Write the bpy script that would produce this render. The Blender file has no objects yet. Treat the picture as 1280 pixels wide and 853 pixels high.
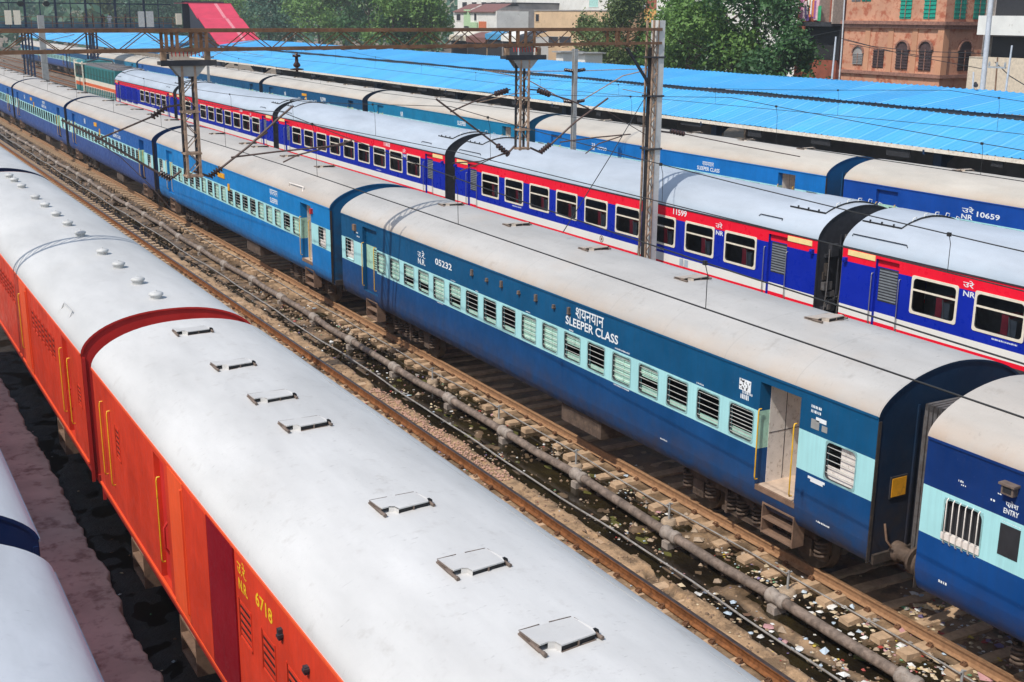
import bpy, math, random
import numpy as np
R = math.radians
rnd = random.Random(7)
sc = bpy.context.scene
COL = sc.collection

# ------------------------------------------------------------------ camera numbers (fitted to the coaches' known length)
F, YAW, PITCH, ROLL, H = 1495.2247, 0.5209, 0.2662, 0.0089, 9.1217
FW = np.array([math.sin(YAW)*math.cos(PITCH), math.cos(YAW)*math.cos(PITCH), -math.sin(PITCH)])
RT = np.array([math.cos(YAW), -math.sin(YAW), 0.0])
UP = np.cross(RT, FW)
RT, UP = RT*math.cos(ROLL)+UP*math.sin(ROLL), -RT*math.sin(ROLL)+UP*math.cos(ROLL)
def ray(u, v): return FW + RT*(u-640)/F - UP*(v-426.5)/F
def on_y(u, v, Y):                      # measured point of the photograph on the cross plane y = Y
    q = ray(u, v); t = Y/q[1]; return (t*q[0], Y, H+t*q[2])
def on_x(u, v, X):                      # ... on a plane along the tracks
    q = ray(u, v); t = X/q[0]; return (X, t*q[1], H+t*q[2])

# ------------------------------------------------------------------ mesh builder
class MB:
    def __init__(s): s.v=[]; s.f=[]; s.m=[]; s.s=[]
    def add(s, vs, fs, mi=0, smooth=False):
        n=len(s.v); s.v.extend([tuple(map(float,p)) for p in vs])
        for i,f in enumerate(fs):
            s.f.append(tuple(n+k for k in f)); s.m.append(mi[i] if isinstance(mi,(list,tuple)) else mi); s.s.append(smooth)
        return s
    def box(s,x0,x1,y0,y1,z0,z1,mi=0):
        return s.add([(x0,y0,z0),(x1,y0,z0),(x1,y1,z0),(x0,y1,z0),(x0,y0,z1),(x1,y0,z1),(x1,y1,z1),(x0,y1,z1)],
            [(0,3,2,1),(4,5,6,7),(0,1,5,4),(1,2,6,5),(2,3,7,6),(3,0,4,7)],mi)
    def beam(s,p,q,w,h,mi=0,up=(0,0,1)):   # rectangular bar from p to q
        p=np.array(p,float);q=np.array(q,float);d=q-p;d/=np.linalg.norm(d)
        a=np.cross(d,up)
        if np.linalg.norm(a)<1e-5:a=np.cross(d,(0,1,0))
        a/=np.linalg.norm(a);b=np.cross(a,d)
        c=[p+a*i*w/2+b*j*h/2 for i,j in((-1,-1),(1,-1),(1,1),(-1,1))]+[q+a*i*w/2+b*j*h/2 for i,j in((-1,-1),(1,-1),(1,1),(-1,1))]
        return s.add(c,[(0,3,2,1),(4,5,6,7),(0,1,5,4),(1,2,6,5),(2,3,7,6),(3,0,4,7)],mi)
    def tube(s,pts,r,n=8,mi=0,caps=True):
        P=[np.array(p,float) for p in pts];rs=r if isinstance(r,(list,tuple)) else [r]*len(P)
        vs=[];prev=None
        for i,p in enumerate(P):
            d=(P[min(i+1,len(P)-1)]-P[max(i-1,0)]);d/=max(np.linalg.norm(d),1e-9)
            if prev is None:
                a=np.cross(d,(0,0,1))
                if np.linalg.norm(a)<1e-3:a=np.cross(d,(0,1,0))
            else: a=prev-d*np.dot(prev,d)
            a/=max(np.linalg.norm(a),1e-9);prev=a;b=np.cross(d,a)
            for k in range(n):
                t=2*math.pi*k/n;vs.append(p+(a*math.cos(t)+b*math.sin(t))*rs[i])
        fs=[(i*n+k,i*n+(k+1)%n,(i+1)*n+(k+1)%n,(i+1)*n+k) for i in range(len(P)-1) for k in range(n)]
        s.add(vs,fs,mi,True)
        if caps:
            s.add(vs[:n],[tuple(range(n))[::-1]],mi);s.add(vs[-n:],[tuple(range(n))],mi)
        return s
    def lathe(s,p,q,prof,n=12,mi=0):       # prof: (t along p..q, radius)
        p=np.array(p,float);q=np.array(q,float)
        return s.tube([p+(q-p)*t for t,_ in prof],[r for _,r in prof],n,mi)
    def mesh(s,name,mats):
        me=bpy.data.meshes.new(name);me.from_pydata(s.v,[],s.f)
        for m in mats: me.materials.append(m)
        me.polygons.foreach_set('material_index',s.m);me.polygons.foreach_set('use_smooth',s.s);me.update()
        return me
def link(name,me,parent=None,loc=(0,0,0),rot=(0,0,0)):
    o=bpy.data.objects.new(name,me);COL.objects.link(o);o.location=loc;o.rotation_euler=rot
    if parent is not None:o.parent=parent
    return o
def build(name,mb,mats,parent=None,loc=(0,0,0),rot=(0,0,0)):
    if not isinstance(mats,(list,tuple)):mats=[mats]
    return link(name,mb.mesh(name,mats),parent,loc,rot)
def tag(o,label=None,cat=None,group=None,kind=None):
    if label:o['label']=label
    if cat:o['category']=cat
    if group:o['group']=group
    if kind:o['kind']=kind
    return o
def thing(name,label,cat,loc=(0,0,0),group=None,rz=0):
    o=bpy.data.objects.new(name,None);COL.objects.link(o);o.location=loc;o.rotation_euler=(0,0,rz);o.empty_display_size=.2
    return tag(o,label,cat,group)
CACHE={}
def cached(key,fn):
    if key not in CACHE:CACHE[key]=fn()
    return CACHE[key]

# ------------------------------------------------------------------ materials
def nodes(name):
    m=bpy.data.materials.new(name);m.use_nodes=True;nt=m.node_tree;b=nt.nodes['Principled BSDF'];return m,nt,b
def c4(c): return (c[0],c[1],c[2],1)
def noise(nt,scale,detail=4,rough=.55,vec=None):
    n=nt.nodes.new('ShaderNodeTexNoise');n.inputs['Scale'].default_value=scale;n.inputs['Detail'].default_value=detail;n.inputs['Roughness'].default_value=rough
    if vec:nt.links.new(vec,n.inputs['Vector'])
    return n.outputs['Fac']
def ramp(nt,fac,lo,hi,a=0.,b=1.):
    r=nt.nodes.new('ShaderNodeMapRange');r.inputs[1].default_value=lo;r.inputs[2].default_value=hi;r.inputs[3].default_value=a;r.inputs[4].default_value=b
    nt.links.new(fac,r.inputs[0]);return r.outputs[0]
def mix(nt,fac,a,b,mode='MIX'):
    n=nt.nodes.new('ShaderNodeMix');n.data_type='RGBA';n.blend_type=mode
    for sock,v in((n.inputs[0],fac),(n.inputs[6],a),(n.inputs[7],b)):
        if isinstance(v,bpy.types.NodeSocket):nt.links.new(v,sock)
        elif isinstance(v,(int,float)):sock.default_value=v
        else:sock.default_value=c4(v)
    return n.outputs[2]
def math_(nt,op,a,b=0.):
    n=nt.nodes.new('ShaderNodeMath');n.operation=op
    for i,v in enumerate((a,b)):
        if isinstance(v,bpy.types.NodeSocket):nt.links.new(v,n.inputs[i])
        else:n.inputs[i].default_value=v
    return n.outputs[0]
def coords(nt,stretch=(1,1,1),rand=True,kind='Object'):
    t=nt.nodes.new('ShaderNodeTexCoord');mp=nt.nodes.new('ShaderNodeMapping');mp.inputs['Scale'].default_value=stretch
    nt.links.new(t.outputs[kind],mp.inputs['Vector'])
    if rand:
        oi=nt.nodes.new('ShaderNodeObjectInfo');cx=nt.nodes.new('ShaderNodeCombineXYZ')
        k=math_(nt,'MULTIPLY',oi.outputs['Random'],37.)
        nt.links.new(k,cx.inputs[0]);nt.links.new(k,cx.inputs[1]);nt.links.new(cx.outputs[0],mp.inputs['Location'])
    return t,mp.outputs[0]
def bump(nt,b,h,strength,dist=.02):
    n=nt.nodes.new('ShaderNodeBump');n.inputs['Strength'].default_value=strength;n.inputs['Distance'].default_value=dist
    nt.links.new(h,n.inputs['Height']);nt.links.new(n.outputs[0],b.inputs['Normal'])
def sep(nt,vec,i):
    s=nt.nodes.new('ShaderNodeSeparateXYZ');nt.links.new(vec,s.inputs[0]);return s.outputs[i]

def simple(name,col,rough=.6,metal=0.,var=.25,scale=6.,dirt=None,dlo=.55,dhi=.75,bs=0.,spec=None):
    """painted / bare surface: tone variation, patches of dirt, light bump"""
    m,nt,b=nodes(name);t,v=coords(nt)
    dark=tuple(c*(1-var) for c in col);lite=tuple(min(1,c*(1+var*.6)) for c in col)
    c=mix(nt,ramp(nt,noise(nt,scale,5,.6,v),.3,.7),dark,lite)
    if dirt:c=mix(nt,ramp(nt,noise(nt,scale*1.7+1.3,6,.65,v),dlo,dhi),c,dirt)
    nt.links.new(c,b.inputs['Base Color']);b.inputs['Roughness'].default_value=rough;b.inputs['Metallic'].default_value=metal
    if spec is not None:b.inputs['Specular IOR Level'].default_value=spec
    if bs:bump(nt,b,noise(nt,scale*4,4,.6,v),bs)
    return m
def paint(name,col,rough=.42,fade=.18,grime=(.06,.04,.03),low=1.0,high=1.55,gs=.75,streak=.30):
    """coach paint: sun-faded patches, vertical rain streaks, brown grime on the lowest part of the body side"""
    m,nt,b=nodes(name);t,v=coords(nt)
    _,vs=coords(nt,(1,7,.35))
    a=ramp(nt,noise(nt,1.1,5,.6,v),.3,.72);s=ramp(nt,noise(nt,2.2,4,.6,vs),.42,.75)
    c=mix(nt,a,tuple(x*(1-fade) for x in col),tuple(min(1,x*(1+fade*.7)+.004) for x in col))
    c=mix(nt,math_(nt,'MULTIPLY',s,streak),c,tuple(x*.62+.012 for x in col))
    z=sep(nt,t.outputs['Object'],2)
    g=math_(nt,'MULTIPLY',ramp(nt,z,high,low),ramp(nt,noise(nt,3.,6,.65,v),.25,.7))
    c=mix(nt,math_(nt,'MULTIPLY',g,gs),c,grime)
    sp=ramp(nt,noise(nt,26.,3,.5,v),.70,.76)
    c=mix(nt,math_(nt,'MULTIPLY',sp,streak*.7),c,tuple(min(1,x*1.3+.10) for x in col))
    nt.links.new(c,b.inputs['Base Color']);b.inputs['Specular IOR Level'].default_value=.2
    rr=ramp(nt,noise(nt,5.,4,.5,v),.3,.7,rough-.08,rough+.15);nt.links.new(rr,b.inputs['Roughness'])
    _,vb=coords(nt,(1,.9,.9));bump(nt,b,noise(nt,1.6,3,.5,vb),.16,.03)
    return m
def roofmat(name,col,gutter,stain,gz=3.72,gstr=.8,rough=.55,sstr=.35,seams=0.):
    """coach roof sheet: blotches, scuffs, tan dirt washed down to the gutters"""
    m,nt,b=nodes(name);t,v=coords(nt);_,vl=coords(nt,(1.2,.35,1));_,vx=coords(nt,(.6,6,.6))
    c=mix(nt,ramp(nt,noise(nt,.9,6,.62,vl),.28,.72),tuple(x*.80 for x in col),tuple(min(1,x*1.08) for x in col))
    st=ramp(nt,noise(nt,3.3,7,.7,v),.58,.8);c=mix(nt,math_(nt,'MULTIPLY',st,sstr),c,stain)
    sk=ramp(nt,noise(nt,5.,5,.7,vx),.66,.8);c=mix(nt,math_(nt,'MULTIPLY',sk,sstr*.8),c,tuple(x*.55 for x in stain))
    sp=ramp(nt,noise(nt,34.,3,.6,v),.70,.78);c=mix(nt,math_(nt,'MULTIPLY',sp,sstr*.8),c,tuple(x*.5 for x in stain))
    _,vf=coords(nt,(2.2,9,2));fl=ramp(nt,noise(nt,3.2,6,.75,vf),.615,.70);c=mix(nt,math_(nt,'MULTIPLY',fl,sstr*.9),c,tuple(x*.45 for x in stain))
    bl=ramp(nt,noise(nt,.55,4,.6,v),.55,.8);c=mix(nt,math_(nt,'MULTIPLY',bl,.25),c,gutter)
    z=sep(nt,t.outputs['Object'],2)
    g=math_(nt,'MULTIPLY',ramp(nt,z,gz,3.38),ramp(nt,noise(nt,1.7,6,.65,v),.2,.72))
    c=mix(nt,math_(nt,'MULTIPLY',g,gstr),c,gutter)
    if seams:
        y=sep(nt,t.outputs['Object'],1);fr=math_(nt,'FRACT',math_(nt,'DIVIDE',y,seams))
        ln=math_(nt,'LESS_THAN',fr,.012);c=mix(nt,math_(nt,'MULTIPLY',ln,.22),c,tuple(x*.5 for x in col))
    nt.links.new(c,b.inputs['Base Color']);b.inputs['Roughness'].default_value=rough
    h=math_(nt,'ADD',noise(nt,1.1,3,.5,vl),math_(nt,'MULTIPLY',noise(nt,9.,4,.6,v),.12));bump(nt,b,h,.35,.05)
    return m
M={}
BROWN=(.075,.05,.035)
M['A_up']=paint('dark_blue_paint',(.002,.082,.20),streak=.42);M['A_lo']=paint('dark_blue_lower_paint',(.003,.062,.20),gs=.9,high=1.8)
M['band']=paint('pale_cyan_paint',(.40,.74,.76),fade=.08)
M['B_up']=paint('bright_blue_paint',(.004,.20,.52),gs=.5);M['B_lo']=paint('bright_blue_lower_paint',(.004,.18,.50),gs=.6)
M['C_up']=paint('royal_blue_paint',(.004,.10,.36),gs=.5);M['C_lo']=paint('navy_lower_paint',(.028,.075,.26),gs=.6)
M['Z_up']=paint('deep_blue_paint',(.003,.030,.15),gs=.5);M['Z_lo']=paint('deep_blue_lower_paint',(.002,.060,.24),gs=.7)
M['T_up']=paint('teal_blue_paint',(.004,.19,.36),gs=.5);M['K_up']=paint('strong_blue_paint',(.003,.06,.33),gs=.4)
M['navy']=paint('navy_end_paint',(.004,.016,.07),fade=.2,gs=.5)
M['mint']=simple('mint_shutter_paint',(.45,.70,.58),.5,var=.18,dirt=(.3,.4,.33))
M['mint2']=simple('pale_mint_door_paint',(.40,.66,.52),.5,var=.2,dirt=(.2,.25,.18))
M['or']=paint('orange_red_paint',(.70,.052,.020),fade=.26,grime=(.16,.035,.02),gs=.8,high=1.75,streak=.42)
M['or2']=paint('bright_orange_paint',(.86,.105,.03),fade=.1,gs=.4)
M['crim']=paint('crimson_paint',(.24,.004,.012),fade=.12,gs=.2)
M['or_shade']=paint('shaded_orange_end_paint',(.58,.030,.026),fade=.15,gs=.5)  # van orange again, darkened: shade of the end walls put into the colour
M['red']=paint('scarlet_paint',(.84,.008,.032),fade=.08,gs=.2,rough=.3,streak=.08);M['rblue']=paint('ultramarine_paint',(.003,.020,.36),fade=.12,gs=.3,rough=.3,streak=.08)
M['rwhite']=paint('cream_white_paint',(.80,.78,.73),fade=.04,gs=.15,rough=.35,streak=.06)
M['cream']=simple('cream_frame_paint',(.80,.72,.58),.45,var=.12)
M['yellow']=simple('yellow_rail_paint',(.78,.44,.02),.4,var=.2,dirt=(.25,.12,.02),dlo=.6,dhi=.8)
M['lemon']=simple('pale_yellow_plate',(.88,.68,.30),.5,var=.08)
M['amber']=simple('amber_panel',(.80,.36,.012),.5,var=.2,dirt=(.3,.15,.03))
M['white']=simple('white_lettering',(.80,.84,.86),.5,var=.12);M['ylet']=simple('yellow_lettering',(.90,.55,.02),.5,var=.1)
M['r_a']=roofmat('grey_roof',(.445,.43,.41),(.46,.35,.255),(.23,.205,.18),sstr=.65,seams=1.78)
M['r_b']=roofmat('warm_grey_roof',(.455,.42,.38),(.44,.31,.215),(.24,.20,.16),gstr=.9,sstr=.65,seams=1.78)
M['r_o']=roofmat('whitewashed_roof',(.575,.565,.55),(.54,.51,.48),(.30,.27,.24),gstr=.4,sstr=.6)
M['r_d']=roofmat('pale_grey_roof',(.545,.54,.53),(.5,.47,.43),(.31,.29,.27),gstr=.4,sstr=.45)
M['r_r']=roofmat('silver_blue_roof',(.43,.475,.535),(.40,.50,.59),(.30,.32,.36),gstr=.6,sstr=.3,rough=.45)
M['r_p']=roofmat('cream_grey_roof',(.50,.46,.40),(.48,.35,.245),(.30,.25,.20),gstr=.8,sstr=.4)
M['r_g']=roofmat('bluish_grey_roof',(.555,.57,.60),(.5,.5,.5),(.36,.37,.42),gstr=.3,sstr=.5)
M['blk']=simple('plain_black',(.012,.012,.014),.7,var=.4);M['dark']=simple('dark_interior',(.02,.02,.024),.8,var=.3)
M['blk2']=simple('near_black_steel',(.035,.035,.042),.6,var=.4)
M['under']=simple('grimy_underframe',(.045,.034,.028),.8,var=.5,dirt=(.10,.065,.045),bs=.4)
M['bogie']=simple('dusty_brown_bogie',(.11,.075,.055),.8,var=.45,dirt=(.19,.13,.09),bs=.4)
M['step']=simple('rusty_step_iron',(.22,.135,.09),.75,var=.3,dirt=(.10,.06,.045))
M['wheel']=simple('wheel_steel',(.09,.075,.065),.5,.6,var=.3)
M['steel']=simple('bare_steel',(.35,.34,.33),.4,.6,var=.3);M['bar']=simple('window_bar_grey',(.50,.50,.47),.5,var=.3)
M['gang']=simple('grey_gangway_steel',(.125,.118,.12),.7,var=.3,dirt=(.075,.055,.045),dlo=.45)
M['hatch']=simple('whitewashed_hatch',(.62,.61,.59),.6,var=.2,dirt=(.3,.2,.14),dlo=.58,dhi=.72)
M['hatchrim']=simple('rusty_hatch_rim',(.17,.125,.10),.7,var=.4,dirt=(.05,.035,.03));M['rubble']=simple('brown_rubble',(.27,.18,.115),.95,var=.45,dirt=(.09,.06,.04))
M['vent']=simple('ventilator_white',(.50,.50,.49),.55,var=.2,dirt=(.35,.3,.25),dlo=.6)
M['vest']=simple('vestibule_laminate',(.80,.74,.68),.5,var=.12,dirt=(.4,.33,.27));M['vfloor']=simple('vestibule_floor',(.55,.42,.32),.7,var=.2)
M['seat']=simple('maroon_seat',(.62,.05,.085),.6,var=.25);M['seat2']=simple('grey_seat_shell',(.20,.22,.24),.5,var=.2);M['lining']=simple('dim_coach_lining',(.13,.135,.14),.7,var=.3)
M['rust']=simple('rusted_steel',(.205,.105,.055),.8,var=.4,dirt=(.08,.045,.03),scale=3.,bs=.3)
M['rod']=simple('dark_brown_tube',(.10,.062,.05),.6,var=.35);M['mastgrey']=simple('pale_mast_steel',(.56,.56,.545),.6,var=.15,scale=2.,dirt=(.34,.25,.18),dlo=.6,dhi=.8)
for q,c in(('A',(.004,.022,.055)),('B',(.003,.12,.30)),('C',(.003,.035,.13)),('K',(.003,.04,.2)),('T',(.003,.10,.20)),('P',(.003,.09,.25)),('Z',(.003,.02,.09))):M[q+'_end']=paint('dark_end_paint_'+q.lower(),c,fade=.25,grime=(.05,.036,.03),low=1.0,high=3.7,gs=.95)  # end walls: darker than the sides, browner towards the bottom
M['rust2']=simple('flaking_painted_steel',(.42,.28,.19),.75,var=.4,dirt=(.10,.07,.055),scale=4.,dlo=.45)
M['galv']=simple('weathered_grey_steel',(.36,.36,.35),.6,.1,var=.2,dirt=(.24,.17,.12),scale=2.)
M['ins']=simple('brown_porcelain',(.05,.022,.018),.25,var=.3);M['wire']=simple('dark_wire',(.02,.02,.02),.6)
M['conc']=simple('dusty_concrete',(.40,.30,.21),.9,var=.25,dirt=(.20,.14,.10),bs=.5)
M['slp']=simple('concrete_sleeper',(.50,.34,.21),.9,var=.3,dirt=(.24,.16,.10),dlo=.6,dhi=.8,bs=.5)
M['railside']=simple('rust_rail_side',(.25,.105,.042),.9,var=.45,dirt=(.10,.045,.022),dlo=.45,dhi=.7,scale=5.,spec=.1);M['railtop']=simple('worn_rail_head',(.16,.12,.11),.35,.7,var=.3,scale=9.)
M['railside2']=simple('dusty_rail_side',(.33,.18,.09),.85,var=.3,dirt=(.2,.085,.035),scale=9.)
M['clip']=simple('rust_clip',(.16,.075,.035),.85,var=.4)
M['pipe']=simple('mud_stained_pipe',(.23,.175,.14),.75,var=.5,dirt=(.07,.048,.034),dlo=.46,scale=4.5,bs=.6);M['pipe2']=simple('pale_conduit',(.30,.28,.26),.5,var=.35,dirt=(.12,.09,.065))
M['pcol']=simple('pipe_collar',(.33,.28,.24),.8,var=.35,dirt=(.17,.12,.09),bs=.4)
M['postblue']=simple('dark_blue_post',(.006,.025,.07),.5,var=.25);M['fascia']=simple('stained_white_fascia',(.70,.64,.55),.7,var=.2,dirt=(.35,.2,.12))
M['laminate']=simple('shade_slab',(.12,.11,.12),.8)
def glass(name,tint,refl=.06):
    m,nt,b=nodes(name);nt.nodes.remove(b)
    g=nt.nodes.new('ShaderNodeBsdfGlossy');g.inputs['Roughness'].default_value=.04;g.inputs['Color'].default_value=(.8,.8,.8,1)
    t=nt.nodes.new('ShaderNodeBsdfTransparent');t.inputs['Color'].default_value=c4(tint)
    fr=nt.nodes.new('ShaderNodeFresnel');fr.inputs['IOR'].default_value=1.45
    mx=nt.nodes.new('ShaderNodeMixShader');nt.links.new(fr.outputs[0],mx.inputs[0]);nt.links.new(t.outputs[0],mx.inputs[1]);nt.links.new(g.outputs[0],mx.inputs[2])
    nt.links.new(mx.outputs[0],nt.nodes['Material Output'].inputs['Surface']);return m
M['glass']=glass('window_glass',(.95,.96,.97));M['glassd']=glass('dark_window_glass',(.72,.75,.78))

# ------------------------------------------------------------------ lettering
def letter_mesh(lines,mat,depth=.004):
    """lines: (text, y_start, width, z_bottom, height) on the left side of a coach, reading towards -y"""
    mb=MB()
    for s,y0,w,z0,h in lines:
        def get():
            cu=bpy.data.curves.new('lettering','FONT');cu.body=s;cu.size=1;cu.resolution_u=3;cu.offset=.02 if s.isascii() else .008
            o=bpy.data.objects.new('lettering',cu);COL.objects.link(o)
            dg=bpy.context.evaluated_depsgraph_get();me=bpy.data.meshes.new_from_object(o.evaluated_get(dg))
            vs=[tuple(v.co) for v in me.vertices];fs=[tuple(p.vertices) for p in me.polygons]
            bpy.data.objects.remove(o);bpy.data.curves.remove(cu);bpy.data.meshes.remove(me);return vs,fs
        vs,fs=cached(('txt',s),get)
        a=np.array(vs);x0,x1=a[:,0].min(),a[:,0].max();b0,b1=a[:,1].min(),a[:,1].max()
        mb.add([(-1.6225-depth,y0-(p[0]-x0)/(x1-x0)*w,z0+(p[1]-b0)/(b1-b0)*h) for p in vs],fs)
    return mb
# ------------------------------------------------------------------ railway coaches (local frame: y 0..21.34, left side at x=-1.6225, z 0 = rail head)
HW, LEN, PIT, ZE, ZC = 1.6225, 21.34, 22.28, 3.378, 4.036
PR=[1.83,1.683,ZC]
def roof_z(x):
    t=min(abs(x)/HW,1); return ZE+(PR[2]-ZE)*max(1-t**PR[0],0)**(1/PR[1])
RX=[HW*math.sin(math.pi/2*k/14) for k in range(-14,15)]
SIDE=[(-1.50,.98),(-1.56,1.06),(-1.605,1.18),(-1.6225,1.35)]
def side_mesh(bands,holes,mats,rev=.07,revmi=None,y0=0.,y1=LEN):
    """left body side with real openings; bands: [(z_top, material index)] from the bottom"""
    mb=MB();bi=lambda z:next((m for zt,m in bands if z<zt),bands[-1][1])
    ys=sorted({y0,y1}|{round(h[0],4) for h in holes}|{round(h[1],4) for h in holes}|{y0+(y1-y0)*k/12 for k in range(13)})
    zs=sorted({1.35,ZE}|{h[2] for h in holes}|{h[3] for h in holes}|{b[0] for b in bands if 1.35<b[0]<ZE})
    for a,b in zip(ys,ys[1:]):
        if b-a<1e-4:continue
        for c,d in zip(zs,zs[1:]):
            ym,zm=(a+b)/2,(c+d)/2
            if any(h[0]<ym<h[1] and h[2]<zm<h[3] for h in holes):continue
            mb.add([(-HW,a,c),(-HW,a,d),(-HW,b,d),(-HW,b,c)],[(0,1,2,3)],bi(zm))
        if any(h[0]<(a+b)/2<h[1] and h[2]<1.2 for h in holes):continue
        vs=[];
        for x,z in SIDE:vs+=[(x,a,z),(x,b,z)]
        mb.add(vs,[(2*k,2*k+2,2*k+3,2*k+1) for k in range(3)],[bi(1.1)]*3,True)
    for h in holes:
        a,b,c,d=h[:4];x0,x1=-HW,-HW+(h[4] if len(h)>4 else rev)
        mi=h[5] if len(h)>5 else revmi if revmi is not None else bi((c+d)/2)
        mb.add([(x0,a,c),(x1,a,c),(x1,a,d),(x0,a,d),(x0,b,c),(x1,b,c),(x1,b,d),(x0,b,d)],[(0,1,2,3),(4,7,6,5),(0,4,5,1),(3,2,6,7)],mi)
    # right side: plain bands; floor
    for zt0,zt1,m in zip([1.35]+[b[0] for b in bands],[b[0] for b in bands]+[ZE],[b[1] for b in bands]+[bands[-1][1]]):
        lo,hi=max(zt0,1.35),min(zt1,ZE)
        if hi-lo>1e-3:mb.add([(HW,y0,lo),(HW,y1,lo),(HW,y1,hi),(HW,y0,hi)],[(0,1,2,3)],m)
    vs=[]
    for x,z in SIDE:vs+=[(-x,y0,z),(-x,y1,z)]
    mb.add(vs,[(2*k,2*k+1,2*k+3,2*k+2) for k in range(3)],[bi(1.1)]*3,True)
    return mb.mesh('body_side',mats)
def roof_mesh(mat,rimmat):
    mb=MB();ny=26;vs=[];lip=.012
    for j in range(ny+1):
        y=-lip+(LEN+2*lip)*j/ny
        for x in RX:
            vs.append((x*1.004,y,roof_z(x)+.004+.006*math.sin(j*1.9)*math.sin(x*2.2+j)))
    n=len(RX)
    mb.add(vs,[(j*n+k,j*n+k+1,(j+1)*n+k+1,(j+1)*n+k) for j in range(ny) for k in range(n-1)],0,True)
    for y,flip in((-lip,0),(LEN+lip,1)):                     # turned-down rim of the sheet
        a=[(x*1.004,y,roof_z(x)+.004) for x in RX]+[(x*.985,y,roof_z(x)-.03 if abs(x)<1.6 else ZE-.0) for x in RX]
        mb.add(a,[(k,n+k,n+k+1,k+1) if not flip else (k,k+1,n+k+1,n+k) for k in range(n-1)],1)
    return mb.mesh('roof',[mat,rimmat])
def gutter_mesh(mat,s):
    mb=MB()
    mb.box(s*1.629-.012,s*1.629+.012,.01,LEN-.01,ZE-.03,ZE+.008)
    return mb.mesh('rain_gutter',[mat])
def end_mesh(mats,y,sgn,plate=True):
    """end wall with corner posts and ribs"""
    mb=MB();pts=[(x,roof_z(x)-.012) for x in RX]
    prof=[(-p[0],p[1]) for p in SIDE[::-1]];lower=[(HW-.004,1.35)]+[(-x,z) for x,z in SIDE[::-1][1:]]+[(x,z) for x,z in SIDE[:-1]]+[(-HW+.004,1.35)]
    loop=[(max(-HW+.004,min(HW-.004,x)),z) for x,z in pts]+lower
    vs=[(x,y,z) for x,z in loop];cen=(0,y,2.3);n=len(vs)
    mb.add(vs+[cen],[((k+1)%n,k,n) if sgn<0 else (k,(k+1)%n,n) for k in range(n)],0)
    for x in(-1.585,1.585):mb.box(x-.03,x+.03,min(y,y+sgn*.018),max(y,y+sgn*.018),1.0,3.3,1)
    for x in(-.78,.78):mb.box(x-.02,x+.02,min(y,y+sgn*.03),max(y,y+sgn*.03),1.05,3.45,0)
    mb.box(-1.5,1.5,min(y,y+sgn*.05),max(y,y+sgn*.05),.96,1.12,1)
    return mb.mesh('end_wall',mats)
def gang_mesh(y,sgn):
    mb=MB();d=.36
    def yy(a,b):return(min(y+sgn*a,y+sgn*b),max(y+sgn*a,y+sgn*b))
    mb.box(-.64,-.5,*yy(.0,d),1.02,3.25);mb.box(.5,.64,*yy(.0,d),1.02,3.25);mb.box(-.62,.62,*yy(.0,d),3.25,3.34);mb.box(-.62,.62,*yy(.0,d),1.10,1.15)
    for k in range(4):
        a=.05+k*.085
        mb.box(-.69,-.64,*yy(a,a+.06),1.0,3.46);mb.box(.64,.69,*yy(a,a+.06),1.0,3.46);mb.box(-.69,.69,*yy(a,a+.06),3.36,3.46)
    return mb.mesh('gangway',[M['gang']])
def buffer_mesh(y,sgn):
    mb=MB()
    for x in(0.,):
        mb.lathe((x,y-sgn*.05,1.08),(x,y+sgn*.44,1.08),[(0,.16),(.35,.16),(.36,.12),(.7,.12),(.71,.09),(.9,.09),(.91,.225),(1,.22)],16)
    return mb.mesh('buffer',[M['bogie']])
def coupler_mesh(y,sgn):
    mb=MB();mb.box(-.12,.12,min(y,y+sgn*.45),max(y,y+sgn*.45),.95,1.15);mb.box(-.2,.2,min(y,y+sgn*.12),max(y,y+sgn*.12),.88,1.2);return mb.mesh('coupler',[M['bogie']])
def add_ends(t):
    for y,s in((.008,-1),(LEN-.008,1)):
        for x in(-.98,.98):link('buffer',cached(('buf',s),lambda:buffer_mesh(y,s)),t,(x,0,0))
        link('coupler',cached(('cpl',s),lambda:coupler_mesh(y,s)),t);link('gangway',cached(('gang',s),lambda:gang_mesh(y,s)),t)
def add_gutters(t,mat):
    for s in(-1,1):link('rain_gutter',cached(('gut',mat.name,s),lambda:gutter_mesh(mat,s)),t)
def bogie_meshes():
    fr=MB()
    for s in(-1,1):
        x=s*1.0
        fr.box(x-.09,x+.09,-1.75,1.75,.62,.80);fr.box(x-.1,x+.1,-.75,.75,.28,.36)
        for y in(-1.448,1.448):
            fr.box(x-.11,x+.11,y-.16,y+.16,.30,.62)
            for dy in(-.34,.34):
                fr.lathe((x,y+dy,.30),(x,y+dy,.66),[(0,.10),(.3,.10),(.31,.135),(1,.135)],10)
        for y in(-.55,.55):fr.box(x+s*.12,x+s*.18,y-.03,y+.03,.30,.80)
    fr.box(-1.,1.,-.3,.3,.5,.78);fr.box(-1,1,-1.75,-1.65,.62,.76);fr.box(-1,1,1.65,1.75,.62,.76)
    sp=MB();pts=[(.11*math.cos(t),.11*math.sin(t),.36+.34*t/(2*math.pi*4.5)) for t in np.linspace(0,2*math.pi*4.5,72)];sp.tube(pts,.024,6)
    wh=MB()
    for s in(-1,1):wh.lathe((s*.76,0,.457),(s*.91,0,.457),[(0,.50),(.2,.49),(.21,.46),(.9,.455),(1,.44)],28)
    wh.lathe((-1.,0,.457),(1.,0,.457),[(0,.085),(1,.085)],12)
    return fr.mesh('bogie_frame',[M['bogie']]),sp.mesh('coil_spring',[M['bogie']]),wh.mesh('wheelset',[M['wheel']])
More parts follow.
